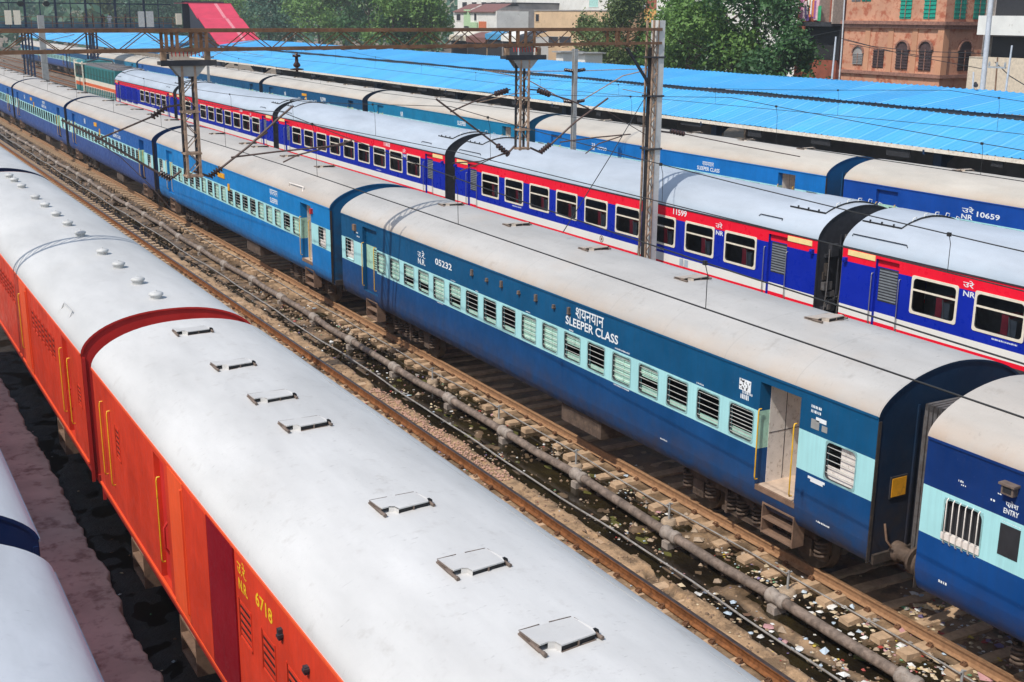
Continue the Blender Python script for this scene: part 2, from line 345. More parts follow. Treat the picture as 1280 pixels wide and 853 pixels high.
def add_bogie(root,y,springs=False):
    fr,sp,wh=cached('bogie',bogie_meshes)
    b=link('bogie',fr,root,(0,y,0));
    if springs:
        for sx in(-1.05,):
            for q in(-1.79,-1.11,-.5,-.22,.22,.5,1.11,1.79):link('coil_spring',sp,b,(sx,q,0))
    for dy in(-1.448,1.448):link('wheelset',wh,b,(0,dy,0))
def rrect(y0,y1,z0,z1,r,n=5):
    out=[]
    for cy,cz,a0 in((y1-r,z1-r,0),(y0+r,z1-r,90),(y0+r,z0+r,180),(y1-r,z0+r,270)):
        for k in range(n+1):
            a=R(a0+90*k/n);out.append((cy+r*math.cos(a),cz+r*math.sin(a)))
    return out
def ring(mb,hw,hh,grow,inset,r,x,dep,mi=0,mi2=1):
    """rounded opening edge: flat ring plus its reveal; local window frame, y,z centred"""
    o=rrect(-hw-grow,hw+grow,-hh-grow,hh+grow,max(.012,r*.6));i=rrect(-hw+inset,hw-inset,-hh+inset,hh-inset,r);n=len(o)
    vs=[(x,*p) for p in o]+[(x,*p) for p in i]+[(x+dep,*p) for p in i]+[(x+.012,*p) for p in o]
    fs=[(k,n+k,n+(k+1)%n,(k+1)%n) for k in range(n)];mb.add(vs,fs,mi)
    mb.add(vs,[(n+k,2*n+k,2*n+(k+1)%n,n+(k+1)%n) for k in range(n)],mi2)
    mb.add(vs,[(3*n+k,k,(k+1)%n,3*n+(k+1)%n) for k in range(n)],mi)
WW,WH=.315,.29
def frame_mesh(band):
    mb=MB();ring(mb,WW,WH,.012,.012,.075,-.005,.05);return mb.mesh('window',[band,M['blk2']])  # near-black reveal: recess shade put into the edge colour
def bars_mesh(n=5):
    mb=MB()
    for k in range(n):
        z=-WH+(k+.75)*2*WH/(n+.4);mb.tube([(.018,-WW,z),(.018,WW,z)],.007,5)
    return mb.mesh('window_bars',[M['bar']])
def shutter_mesh(top,bot,mid=True):
    """louvred shutter hanging from the window head, covering `top`; a raised sash of height `bot` at the sill"""
    mb=MB();x=.055
    def panel(z0,z1):
        mb.box(x,x+.02,-WW,-WW+.035,z0,z1);mb.box(x,x+.02,WW-.035,WW,z0,z1);mb.box(x,x+.02,-WW,WW,z0,z0+.035);mb.box(x,x+.02,-WW,WW,z1-.035,z1)
        if mid:mb.box(x-.004,x+.02,-.014,.014,z0,z1)
        n=max(2,int((z1-z0)/.042))
        for k in range(n):
            z=z0+.02+(z1-z0-.04)*(k+.5)/n
            mb.add([(x+.003,-WW,z-.018),(x+.003,WW,z-.018),(x+.022,WW,z+.014),(x+.022,-WW,z+.014)],[(0,1,2,3)])
            mb.box(x+.022,x+.026,-WW,WW,z-.02,z+.02)
    if top>.02:panel(WH-2*WH*top,WH)
    return mb.mesh('shutter',[M['mint']])
SHUT={'c':(1.,0.),'h':(.45,.2),'u':(.6,.1),'d':(.10,.15),'o':(.05,.20)}
def add_window(root,yc,band,kind,detail=True,nb=5):
    w=link('window',cached(('fr',band.name),lambda:frame_mesh(band)),root,(-HW,yc,2.37))
    if kind in SHUT:link('shutter',cached(('sh',kind),lambda:shutter_mesh(*SHUT[kind])),w)
    if kind in SHUT and SHUT[kind][1]>.02:link('sash',cached(('sash',kind),lambda:MB().box(.085,.10,-WW,WW,-WH,-WH+2*WH*SHUT[kind][1]).mesh('sash',[M['mint']])),w)
    if detail:link('window_bars',cached(('bars',nb),lambda:bars_mesh(nb)),w)
    return w
def hatch_meshes(rmat):
    def pl():
        mb=MB();f,k=.075,.035
        a=[(-.28,.22,k),(-.285,-.13,f),(-.20,-.12,f),(-.145,-.15,f),(-.13,-.225,f),(.25,-.195,f),(.275,-.10,f),(.275,.2,k)];n=len(a)
        mb.add(a+[(x,y,z-.014) for x,y,z in a],[tuple(range(n))[::-1][::-1]]+[(q,n+q,n+(q+1)%n,(q+1)%n) for q in range(n)],0)
        mb.add([(-.20,-.12,f),(-.145,-.15,f),(-.13,-.225,f),(-.20,-.12,-.01),(-.145,-.15,-.01),(-.13,-.225,-.01)],[(0,3,4,1),(1,4,5,2)],0)
        return mb.mesh('roof_ventilator',[rmat])
    def rm():
        mb=MB()
        mb.add([(-.125,-.215,.0),(.25,-.185,.0),(.25,-.185,.062),(-.125,-.215,.062)],[(0,1,2,3)],1)
        mb.add([(-.28,.20,.0),(-.28,-.12,.0),(-.28,-.12,.062),(-.28,.20,.03)],[(0,1,2,3)],1)
        mb.beam((-.13,-.228,.006),(.255,-.198,.006),.018,.014,0);mb.beam((.06,-.212,.0),(.06,-.212,.062),.014,.014,0,(0,1,0))
        mb.beam((-.29,.21,.012),(-.295,-.14,.012),.022,.016,0);mb.beam((-.288,.2,.035),(-.292,-.12,.05),.012,.01,0)
        mb.tube([(-.30,.0,.028),(-.295,-.20,.028)],.017,8,0);mb.lathe((-.295,-.19,.028),(-.295,-.235,.028),[(0,.021),(1,.021)],8,0)
        mb.tube([(.285,-.10,.03),(.30,-.235,.03)],.02,8,0);mb.lathe((.285,-.12,.03),(.288,-.14,.03),[(0,.048),(1,.048)],10,1)
        for p,q in(((-.28,.23,.03),(-.05,.25,.02)),((.05,.245,.02),(.27,.215,.03)),((.285,.19,.03),(.285,.02,.04))):mb.beam(p,q,.004,.008,0)
        return mb.mesh('ventilator_slots',[M['hatchrim'],M['blk']])
    return pl(),rm()
def add_hatch(root,y,x=0.,s=1.,rm=None):
    rm=rm or M['r_a']
    a,b=cached(('hatch',rm.name),lambda:hatch_meshes(rm))
    h=link('roof_ventilator',a,root,(x,y,roof_z(x)-.012),(rnd.uniform(-.02,.02),0,rnd.uniform(-.05,.05)));h.scale=(s,s,1);link('ventilator_slots',b,h)
def mush_mesh():
    mb=MB();mb.lathe((0,0,-.02),(0,0,.13),[(0,.11),(.45,.11),(.5,.135),(.72,.14),(.9,.10),(1,.02)],18);mb.lathe((.01,0,.12),(.01,0,.145),[(0,.02),(1,.015)],8)
    return mb.mesh('roof_ventilator',[M['vent']])
def handrail_mesh(z0,z1,out=.06,mat='yellow'):
    mb=MB();x=-HW
    mb.tube([(x,0,z1),(x-out*.8,0,z1),(x-out,0,z1-.05),(x-out,0,z0+.05),(x-out*.8,0,z0),(x,0,z0)],.0125,7);return mb.mesh('handrail',[M[mat]])
def step_mesh(mat='step'):
    mb=MB();y0,y1=-.38,.38
    for z in(1.10,.84,.58):mb.box(-1.60,-1.36,y0,y1,z,z+.03)
    for y in(y0,y1):mb.box(-1.60,-1.34,y-.012,y+.012,.57,1.13)
    return mb.mesh('footstep',[M[mat]])
def under_mesh():
    mb=MB();mb.box(-1.45,1.45,.1,LEN-.1,.98,1.16)
    for s in(-1,1):mb.box(s*.55-.06,s*.55+.06,.3,LEN-.3,.74,.98)
    return mb.mesh('underframe',[M['under']])
def box_under(y0,y1,z0,z1,x0=-1.42,x1=-.6):
    mb=MB();mb.box(x0,x1,y0,y1,z0,z1);mb.box(x0-.012,x0,y0+.05,y1-.05,z1-.08,z1-.04);return mb
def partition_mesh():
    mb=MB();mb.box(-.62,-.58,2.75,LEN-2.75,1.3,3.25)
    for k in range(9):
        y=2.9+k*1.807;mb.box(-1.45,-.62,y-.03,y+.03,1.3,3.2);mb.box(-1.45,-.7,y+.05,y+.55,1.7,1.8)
    return mb.mesh('compartment_partition',[M['dark']])  # near-black, so the unlit interior is put into the colour
def stencil_mesh(spots):
    """rows of small unreadable stencilled notices: short broken strokes"""
    mb=MB();r=random.Random(5)
    for y,z,w,h in spots:
        x=0.
        while x<w:
            k=r.uniform(.012,.03);mb.add([(-HW-.003,y-x,z),(-HW-.003,y-x-k,z),(-HW-.003,y-x-k,z+h*r.uniform(.6,1)),(-HW-.003,y-x,z+h)],[(0,3,2,1)]);x+=k+r.uniform(.008,.02)
    return mb.mesh('stencilled_notices',[M['white']])
WYS=[31.0+.005-12-.0-k*.9035+ .3 for k in range(18)]
WYS=[30.345-11.9475-k*.9027 for k in range(18)]                # 18 windows, 0.90 m apart
def near_door(root,c,openit):
    up,band,lo=c
    def cheek():
        mb=MB();zz=[1.38,2.028,2.704,3.22];cols=[2,1,0]
        for a,b,m in zip(zz,zz[1:],cols):
            mb.add([(-HW,2.605,a),(-1.40,2.59,a),(-1.40,2.59,b),(-HW,2.605,b)],[(0,1,2,3)],m)
        mb.add([(-HW,2.605,3.219),(-1.40,2.59,3.219),(-1.40,1.64,3.219),(-HW,1.64,3.219)],[(0,1,2,3)],0)
        return mb.mesh('door_recess',[up,M['mint2'],lo])
    link('door_recess',cached(('cheek',up.name),cheek),root)
    def vest():
        mb=MB()
        mb.box(-1.40,-.25,2.585,2.61,1.36,3.2,0);mb.box(-.25,-.2,1.6,2.62,1.36,3.2,0);mb.box(-1.345,-.25,1.59,1.615,1.36,3.2,0)
        mb.box(-1.60,-.25,1.62,2.60,1.345,1.385,1);mb.box(-1.345,-.25,1.6,2.62,3.2,3.23,0)
        mb.box(-.62,-.60,2.575,2.59,1.4,3.2,2);mb.box(-1.39,-.26,2.58,2.59,2.28,2.29,2);mb.box(-1.04,-1.03,2.58,2.59,1.4,3.2,2)
        mb.box(-1.625,-1.58,1.62,2.6,1.30,1.39,3)
        return mb.mesh('vestibule',[M['vest'],M['vfloor'],M['blk2'],M['step']])
    if openit:link('vestibule',cached('vest',vest),root)
    else:
        def dd():
            mb=MB()
            for a,b,m in((1.38,2.028,2),(2.028,2.704,1),(2.704,3.22,0)):mb.box(-1.42,-1.38,1.64,2.6,a,b,m)
            mb.box(-1.425,-1.42,1.8,2.15,2.1,2.62,3);return mb.mesh('door',[up,M['mint2'],lo,M['blk2']])
        link('door',cached(('nd',up.name),dd),root)
def far_door(root,c):
    up,band,lo=c
    def dd():
        mb=MB();x=-HW+.11
        for a,b,m in((1.36,2.028,2),(2.028,2.704,1),(2.704,3.22,0)):mb.box(x,x+.03,18.73,19.72,a,b,m)
        mb.box(x-.008,x,18.84,19.18,2.08,2.64,3);
        for k in range(8):mb.box(x-.016,x-.006,18.86,19.16,2.11+k*.066,2.14+k*.066,1)
        return mb.mesh('door',[up,M['mint2'],lo,M['blk2']])
    link('door',cached(('fd',up.name),dd),root)
SLEEPHOLES=[(y-WW,y+WW,2.08,2.66) for y in WYS]
def sleeper_coach(name,label,X,Y,cols,roof,shut,windows=True,openit=False,hatches=(2.97,6.69,10.26,13.84,17.5),group='blue sleeper coaches coupled in a rake',endc=None,vents=None,text=None,wcols=None,detail=True,bogies=True,springs=False):
    up,band,lo=(M[k] for k in cols);t=thing('sleeper_coach',label,'train coach',(X,Y,0),group)
    holes=list(SLEEPHOLES) if windows else []
    holes+=[(.365,1.015,2.05,2.69),(20.41,21.04,2.09,2.69),(1.64,2.61,1.38,3.22,.02,0),(18.72,19.73,1.355,3.22,.11,0)]
    bands=[(2.028,2),(2.704,1),(9,0)];key=(cols,windows)
    link('body_side',cached(('side',key),lambda:side_mesh(bands,holes,[up,band,lo])),t)
    link('roof',cached(('roof',roof,endc),lambda:roof_mesh(M[roof],M[endc or 'A_up'])),t);add_gutters(t,up)
    for y,s in((.008,-1),(LEN-.008,1)):
        link('end_wall',cached(('end',endc,s),lambda:end_mesh([M[endc or 'A_end'],M['under']],y,s)),t)
    add_ends(t)
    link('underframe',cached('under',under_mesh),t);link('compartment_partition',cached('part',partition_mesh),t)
    if bogies:
        for y in(3.28,18.06):add_bogie(t,y,springs)
    if windows:
        for k,y in enumerate(WYS):add_window(t,y,band,shut[k%len(shut)],detail,8 if shut[k%len(shut)]=='o' else 5)
    for yc,z0,z1 in((.69,2.05,2.69),(20.725,2.09,2.69)):
        def ew():
            mb=MB();ring(mb,.325,.32,.012,.014,.09,-.005,.05);mb.box(.06,.075,-.32,.05,-.32,.32,2);mb.box(.058,.07,.05,.32,-.32,-.1,2);return mb.mesh('end_window',[band,M['blk2'],M['vest']])
        w=link('end_window',cached(('ew',band.name),ew),t,(-HW,yc,(z0+z1)/2))
        if detail:link('window_bars',cached(('bars',5),lambda:bars_mesh(5)),w)
    near_door(t,(up,band,lo),openit);far_door(t,(up,band,lo))
    hr=cached(('hr','yellow'),lambda:handrail_mesh(1.50,2.76));
    for y in(1.70,2.555,18.80,19.66):link('handrail',hr,t,(0,y,0))
    for y in(2.02,19.22):link('footstep',cached('step',step_mesh),t,(0,y,0))
    for y in hatches:add_hatch(t,y,rnd.uniform(.05,.15),1.,M[roof])
    link('battery_box',cached('batt',lambda:box_under(7.6,9.15,.55,.97).mesh('battery_box',[M['bogie']])),t)
    if text:link('lettering',letter_mesh(text,M['white']).mesh('lettering',[M['white']]),t)
    return t
LET=lambda num,w=.93:[('उ.रे.',16.02,.46,3.00,.19),('N.R.',16.0,.44,2.815,.155),(num,14.98,w,2.975,.165),('शयनयान',8.36,1.04,3.05,.225),('SLEEPER CLASS',8.74,1.94,2.835,.185)]
XA,YA,XO,YO,XR,YR,XP,YP,XG=14.7993,11.9475,4.993,20.096,24.4607,23.3821,34.2024,33.1902,-.06
# --- track with the dark blue 05232 coach
def board(t,y0,y1,z0,z1):link('destination_board',MB().box(-HW-.03,-HW,y0,y1,z0,z1).mesh('destination_board',[M['amber']]),t)
SH='cchdcudddcuhdchdoo'
a=sleeper_coach('sleeper_coach','dark blue sleeper coach numbered 05232 with its near door standing open',XA,YA,('A_up','band','A_lo'),'r_a','ccuucuddd'+'cch'+'dchddo',openit=True,springs=True,endc='A_end',text=LET('05232'))
def small_fittings(t):
    for y,k in((12.95,1),(12.2,0),(11.5,1),(10.7,0),(9.95,1),(9.2,0),(8.6,1)):
        mb=MB();h=.16 if k else .09;mb.box(-HW-.05,-HW,y-.035,y+.035,3.06,3.06+h);mb.box(-HW-.07,-HW,y-.05,y+.02,3.08,3.10);link('lamp_bracket',mb.mesh('lamp_bracket',[M['hatchrim']]),t)
    mb=MB();mb.box(-HW-.07,-HW,20.18,20.34,3.02,3.2);link('marker_lamp',mb.mesh('marker_lamp',[M['step']]),t)
    link('stencilled_notices',stencil_mesh([(14.1,2.73,.25,.02),(14.9,2.0,.35,.02),(12.8,2.72,.15,.02),(10.4,2.73,.2,.025),(6.9,2.74,.5,.03),(8.6,2.72,.15,.03),(4.3,2.73,.2,.03),(6.9,1.99,.5,.03),(5.3,1.35,.2,.03),(3.1,2.80,.2,.09),(3.06,2.9,.24,.05),(1.4,3.05,.2,.05),(1.4,3.13,.22,.05),(20.2,2.95,.12,.05),(20.15,2.85,.2,.04),(1.1,1.27,.3,.03)]),t)
    mb=MB();r=random.Random(3);mb.box(-HW-.004,-HW-.001,2.85,3.15,2.95,3.15,0)
    for k in range(26):
        y=2.86+r.random()*.27;z=2.96+r.random()*.15;mb.box(-HW-.006,-HW-.004,y,y+r.uniform(.008,.03),z,z+r.uniform(.01,.04),1)
    link('paper_notice',mb.mesh('paper_notice',[M['white'],M['dark']]),t)
    mb=MB()
    for y0,y1,z0,z1,m in((1.05,1.28,2.93,3.0,0),(1.2,1.38,2.79,2.95,1),(1.02,1.14,2.80,2.90,1),(.98,1.36,1.94,1.98,0),(1.02,1.3,1.90,1.94,0)):
        mb.box(-HW-.005,-HW-.001,y0,y1,z0,z1,m)
    link('torn_poster',mb.mesh('torn_poster',[M['white'],M['galv']]),t)
    mb=MB();mb.box(-1.22,-.92,-.022,.006,2.02,2.32,0);mb.box(-1.25,-.89,-.014,.006,1.99,2.35,1)
    link('tail_board',mb.mesh('tail_board',[M['amber'],M['blk2']]),t)
    mb=MB();mb.tube([(-1.3,-.02,1.6),(-1.3,-.08,1.35),(-1.2,-.10,1.22)],.02,6);link('end_pipe',mb.mesh('end_pipe',[M['step']]),t)
small_fittings(a)
# near neighbour, cut by the right edge of the picture
def z_coach():
    t=thing('sleeper_coach','deep navy coach marked ENTRY behind the yellow tail board',"train coach",(XA,YA-PIT,0),'blue sleeper coaches coupled in a rake')
    up,band,lo=M['Z_up'],M['band'],M['Z_lo']
    holes=[(20.28,20.94,1.95,2.59)]+[(y-WW,y+WW,2.08,2.66) for y in WYS[2:]]+[(18.0,18.9,1.36,3.22,.11,0)]
    link('body_side',side_mesh([(1.93,2),(2.66,1),(9,0)],holes,[up,band,lo]),t)
    link('roof',roof_mesh(M['r_b'],M['Z_up']),t);add_gutters(t,M['Z_up'])
    for y,s in((.008,-1),(LEN-.008,1)):
        link('end_wall',cached(('end','Z',s),lambda:end_mesh([M['Z_end'],M['under']],y,s)),t)
    add_ends(t);link('underframe',cached('under',under_mesh),t);link('compartment_partition',cached('part',partition_mesh),t)
    for y in(3.28,18.06):add_bogie(t,y,True)
    for k,y in enumerate(WYS[2:]):add_window(t,y,band,SH[k])
    mb=MB();ring(mb,.33,.32,.012,.014,.11,-.005,.05);mb.box(.07,.08,-.33,.33,-.32,.32,2);mb.box(-.02,.05,-.33,.33,-.30,-.20,3)
    w=link('emergency_window',mb.mesh('emergency_window',[band,M['blk2'],M['dark'],M['vest'],M['galv']]),t,(-HW,20.61,2.27))
    mb=MB()
    for k in range(6):
        y=-.27+k*.108;mb.tube([(.0,y,-.36),(-.03,y,-.34),(-.03,y,.30),(0,y,.33)],.009,6)
    link('window_bars',mb.mesh('window_bars',[M['vest']]),w)
    mb=MB();mb.box(-HW-.006,-HW+.0,19.68,20.0,2.12,2.57);link('reservation_chart_board',mb.mesh('reservation_chart_board',[M['dark']]),t)
    mb=MB();mb.box(-HW-.10,-HW,19.80,19.99,3.02,3.17,0);mb.box(-HW-.13,-HW,19.77,20.02,3.15,3.18,0);mb.box(-HW-.105,-HW-.10,19.83,19.96,3.05,3.13,1)
    link('tail_lamp_box',mb.mesh('tail_lamp_box',[M['hatchrim'],M['dark']]),t)
    L=letter_mesh([('पवेश',19.96,.20,2.83,.09),('ENTRY',19.98,.24,2.725,.075)],M['white']);L.beam((-HW-.004,19.92,2.85),(-HW-.004,19.89,2.825),.004,.014)
    link('lettering',L.mesh('lettering',[M['white']]),t)
    link('stencilled_notices',stencil_mesh([(20.2,2.82,.06,.03),(20.75,2.9,.08,.03),(20.7,2.86,.08,.02),(20.1,2.95,.06,.02),(20.9,1.3,.15,.04),(19.98,2.60,.28,.012)]),t)
    for y in(2.97,6.7,10.3,13.8,17.5):add_hatch(t,y,.1)
    dd=MB();dd.box(-HW+.11,-HW+.14,18.0,18.9,1.36,3.22);link('door',dd.mesh('door',[M['Z_up']]),t)
z_coach()
b=sleeper_coach('sleeper_coach','bright blue sleeper coach coupled just beyond the dark blue 05232 coach',XA,YA+PIT,('B_up','band','B_lo'),'r_b','dcdddcdcc'+'ddddccc'+'dc',openit=True,springs=True,endc='B_end',hatches=(4.75,8.3,11.8,13.2,17.6),
    text=[('शयनयान',5.6,.8,3.08,.2),('SLEEPER',5.6,.8,2.82,.17),('SLEEPER CLASS',15.2,.5,3.0,.09)])
board(b,10.9,11.75,2.98,3.16);board(b,10.3,10.5,2.6,2.85)
mb=MB();mb.box(-HW-.08,-HW,1.45,1.57,3.0,3.16);link('marker_lamp',mb.mesh('marker_lamp',[M['or_shade']]),b)
mb=MB();mb.tube([(-1.55,3.9,3.45),(-1.5,3.9,3.68),(-1.49,2.6,3.70),(-1.54,2.6,3.46)],.02,6);link('roof_grab_rail',mb.mesh('roof_grab_rail',[M['vest']]),b)
lab=['royal blue coach with dark windows, second beyond the 05232 coach','royal blue coach with a yellow destination board, third beyond 05232','royal blue coach fourth beyond 05232 beside the left picture edge','farthest royal blue coach of the rake with the 05232 coach']
for k in range(4):
    t=sleeper_coach('sleeper_coach',lab[k],XA,YA+(k+2)*PIT,('C_up','band','C_lo'),'r_b','ddd'if k!=1 else'dd',endc='C_end',detail=k<1,text=[('शयनयान',8.0,1.0,3.06,.2),('SLEEPER CLASS',8.4,1.8,2.84,.17),('NR',16,.4,2.9,.3)] if k<2 else None)
    board(t,12.4,13.1,3.0,3.2);board(t,11.6,11.8,2.6,2.95)

# --- orange parcel vans
PR[:]=[2.234,1.76,4.015]
def louvre(y0,y1,z0,z1,n,rows=1):
    mb=MB()
    mb.box(-HW-.008,-HW-.002,y0-.02,y0,z0-.02,z1+.02);mb.box(-HW-.008,-HW-.002,y0-.02,y1+.02,z0-.03,z0);mb.box(-HW-.008,-HW-.002,y1,y1+.02,z0-.02,z1+.02)
    for k in range(n):
        z=z0+(z1-z0)*k/n;h=(z1-z0)/n
        mb.box(-HW-.004,-HW+.002,y0,y1-.035,z+h*.52,z+h,0)
        mb.add([(-HW+.014,y0,z),(-HW+.014,y0,z+h),(-HW+.014,y1,z+h),(-HW+.014,y1,z)],[(0,1,2,3)],1)  # black sheet close behind the slats paints the shade of the gaps
    return mb.mesh('louvre',[M['or'],M['blk']])
def parcel_van(label,Y,louv,rails,doors,recess,hatch=None,vents=None,text=None,steps=()):
    t=thing('parcel_van',label,'train coach',(XO,Y,0),'orange parcel vans in a rake')
    o=M['or'];holes=[(a,b,c,d,.06) for a,b,c,d,_ in louv]+[(a,b,1.36,3.26,.10) for a,b in recess]
    holes=[h for h in holes]
    link('body_side',side_mesh([(1.40,1),(9,0)],holes,[o,M['or_shade']]),t)
    link('roof',cached(('roofo',vents is None),lambda:roof_mesh(M['r_o' if vents is None else 'r_d'],M['or_shade'])),t)
    add_gutters(t,M['or2']);t.scale=(.957,1,1)
    for y,s in((.008,-1),(LEN-.008,1)):
        e=link('end_wall',cached(('endo',s),lambda:end_mesh([M['or_shade'],M['or_shade']],y,s)),t);
        if s<0:link('stencilled_notices',cached('endst',end_stencil),t)
    add_ends(t);link('underframe',cached('under',under_mesh),t)
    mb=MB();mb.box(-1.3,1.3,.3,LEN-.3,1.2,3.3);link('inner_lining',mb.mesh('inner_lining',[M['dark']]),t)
    for y in(3.28,18.06):add_bogie(t,y)
    for a,b,c,d,n in louv:link('louvre',louvre(a,b,c,d,n),t)
    for y in rails:link('handrail',cached('hro',lambda:handrail_mesh(1.72,2.98,.05)),t,(0,y,0))
    for y0,y1,m in doors:
        mb=MB();mb.box(-HW-.022,-HW-.003,y0,y1,1.36,3.335);mb.box(-HW-.05,-HW-.022,y0+.02,y0+.06,1.5,3.25)if m=='or2'else None
        d=link('sliding_door',mb.mesh('sliding_door',[M[m]]),t)
        d['label']={'crim':'dark crimson sliding door panel','or2':'bright orange sliding door panel','or':'orange red sliding door panel'}[m]
    for y0,y1 in recess:
        mb=MB();mb.box(-HW+.085,-HW+.10,y0,y1,1.3,3.26);mb.tube([(-HW+.03,y0+.1,1.9),(-HW-.03,y0+.1,2.0),(-HW-.03,y0+.1,2.3),(-HW+.05,y0+.1,2.4)],.02,6)
        for k in range(3):mb.box(-HW+.06,-HW+.085,y0+.05,y0+.16,1.7+.45*k,1.82+.45*k)
        link('door',mb.mesh('door',[M['or_shade']]),t)
    mb=MB();mb.box(-HW-.03,-HW+.01,.05,LEN-.05,1.33,1.37);link('sill_rail',mb.mesh('sill_rail',[M['or2']]),t)
    if hatch:
        for y,s in hatch:add_hatch(t,y,-.06,s,M['r_o'])
    if vents:
        mm=cached('mush',mush_mesh)
        for y in vents:link('roof_ventilator',mm,t,(.0,y,ZC-.01),(0,0,rnd.random()*6))
    for y in steps:link('footstep',cached('stepo',lambda:step_mesh('step')),t,(0,y,0))
    if text:
        link('lettering',letter_mesh(text,None).mesh('lettering',[M['ylet']]),t)
    return t
def end_stencil():
    mb=MB();r=random.Random(9)
    for z in(2.7,2.55,2.2,2.1,2.0,1.9,1.55,1.48):
        x=-1.45
        while x<-1.2:k=r.uniform(.012,.04);mb.box(x,x+k,-.004,.0,z,z+.05);x+=k+.015
    return mb.mesh('stencilled_notices',[M['seat']])
o1=parcel_van('orange parcel van numbered 6718 with hatch vents on its white roof',YO-LEN,
    [(19.49,19.76,2.32,2.84,6)]+[(12.94-.80*k,13.36-.80*k,2.30,2.76,5) for k in range(9)]+[(3.2,3.6,2.3,2.76,5)],
    (20.66,20.1,16.9),[(15.6,16.35,'or2'),(14.53,15.58,'or'),(13.46,14.51,'crim')],[(16.62,17.2)],
    hatch=[(20.5,1.),(18.27,1.),(16.48,1.),(15.2,1.),(12.23,1.),(10.57,1.),(8.99,1.),(6.4,1.),(3.9,1.)],
    text=[('उ.रे.',13.36,.33,3.10,.18),('N.R.',13.33,.32,2.90,.14),('6718',12.72,.55,2.985,.17)],steps=(16.0,18.9))
PR[:]=[2.234,1.76,4.015];link('roof_seam',MB().tube([(1.178,y,roof_z(1.178)+.004) for y in np.arange(.2,21.2,.8)],.006,5).mesh('roof_seam',[M['galv']]),o1)
for y,h in((11.85,.12),(11.1,.08),(10.2,.2),(9.5,.1),(9.2,.12)):mb=MB();mb.box(-HW-.05,-HW,y,y+.06,2.98,2.98+h);mb.box(-HW-.07,-HW,y-.02,y+.03,3.02,3.05);link('lamp_bracket',mb.mesh('lamp_bracket',[M['blk2']]),o1)
o2=parcel_van('orange red parcel van with round mushroom vents on its pale roof',YO+.94,
    [(.34,.63,2.30,2.68,5)]+[(2.85+.42*k,3.15+.42*k,2.55,2.98,4) for k in range(7)]+[(8.2+.42*k,8.5+.42*k,2.55,2.98,4) for k in range(7)],
    (1.26,2.06,7.2),[(6.1,7.1,'or2')],[(1.36,1.96)],vents=[19.7,18.6,17.1,14.6,13,11.3,9.7,8.1,5.6,4.0,2.3,.87],steps=(3.2,))
mb=MB();mb.tube([(-1.5,1.7,3.6),(-1.42,1.7,3.74),(-1.42,2.5,3.74),(-1.5,2.5,3.6)],.015,6);link('roof_grab_rail',mb.mesh('roof_grab_rail',[M['r_d']]),o2)

PR[:]=[1.83,1.683,ZC]
def plain_coach(label,X,Y,cat='train coach',up='navy',roof='r_g',group=None,name='railway_coach',hat=()):
    t=thing(name,label,cat,(X,Y,0),group);u=M[up]
    link('body_side',cached(('plain',up),lambda:side_mesh([(2.03,0),(2.70,1),(9,0)],list(SLEEPHOLES),[u,M['band']],revmi=0)),t)
    link('roof',cached(('roof',roof,up),lambda:roof_mesh(M[roof],u)),t);add_gutters(t,M[roof]);add_ends(t)
    for y,s in((.008,-1),(LEN-.008,1)):
        link('end_wall',cached(('end',up,s),lambda:end_mesh([u,u],y,s)),t)
    link('underframe',cached('under',under_mesh),t);link('compartment_partition',cached('part',partition_mesh),t)
    for y in(3.28,18.06):add_bogie(t,y)
    for y in hat:add_hatch(t,y,0.,1.,M[roof])
    return t
plain_coach('grey roofed navy coach beyond the van with mushroom vents',XO,YO+.94+PIT,hat=(4,),roof='r_d')
plain_coach('bluish grey coach roof in the bottom left corner',XG,12.45-LEN,group='navy coaches in the corner rake')
plain_coach('navy ended coach beside the brown platform strip, beyond the corner coach',XG,13.39,group='navy coaches in the corner rake')

# --- red, blue and white train (higher air conditioned roof)
PR[:]=[1.95,1.683,4.21]
def r_win_meshes():
    mb=MB();hw,hh=.69,.455;ring(mb,hw,hh,.02,.045,.10,-.016,.06);mb.box(-.014,.0,-hw+.03,hw-.03,.10,.145,0);mb.box(.01,.02,-hw+.05,-hw+.07,-hh+.04,hh-.04,1)
    fr=mb.mesh('window',[M['cream'],M['blk2']])
    g=MB();g.add([(.03,-hw,-hh),(.03,-hw,.12),(.03,hw,.12),(.03,hw,-hh)],[(0,1,2,3)],0);g.add([(.028,-hw,.12),(.028,-hw,hh),(.028,hw,hh),(.028,hw,.12)],[(0,1,2,3)],1)
    gl=g.mesh('window_pane',[M['glass'],M['glassd']])
    s=MB();s.box(.07,.55,-.20,-.02,-.8,.03,0);s.box(.06,.56,-.205,-.02,-.02,.05,0);s.box(.08,.54,-.42,-.205,-.8,-.03,1);s.beam((.065,-.30,-.6),(.065,-.215,.02),.02,.03,2);s.box(.07,.55,-.02,.35,-.8,-.52,0)
    st=s.mesh('seat',[M['seat'],M['seat2'],M['galv']])
    return fr,gl,st
RWY=[41.64-23.382-k*1.893 for k in range(9)]
def equip(t,y,s):
    r=random.Random(4)
    for k in range(16):
        x=r.uniform(-1.45,-.6);z=r.uniform(1.1,3.0);w=r.uniform(.08,.3);h=r.uniform(.08,.35);d=r.uniform(.03,.16)
        link('end_cabinet',MB().box(x,x+w,min(y,y+s*d),max(y,y+s*d),z,z+h).mesh('end_cabinet',[M[r.choice(('blk2','blk2','gang','under'))]]),t)
    for x in(-1.35,-1.0,-.85):link('end_pipe',MB().tube([(x,y+s*.1,1.1),(x+.05,y+s*.14,2.),(x+.1,y+s*.1,3.1)],.02,6).mesh('end_pipe',[M[r.choice(('blk2','gang'))]]),t)
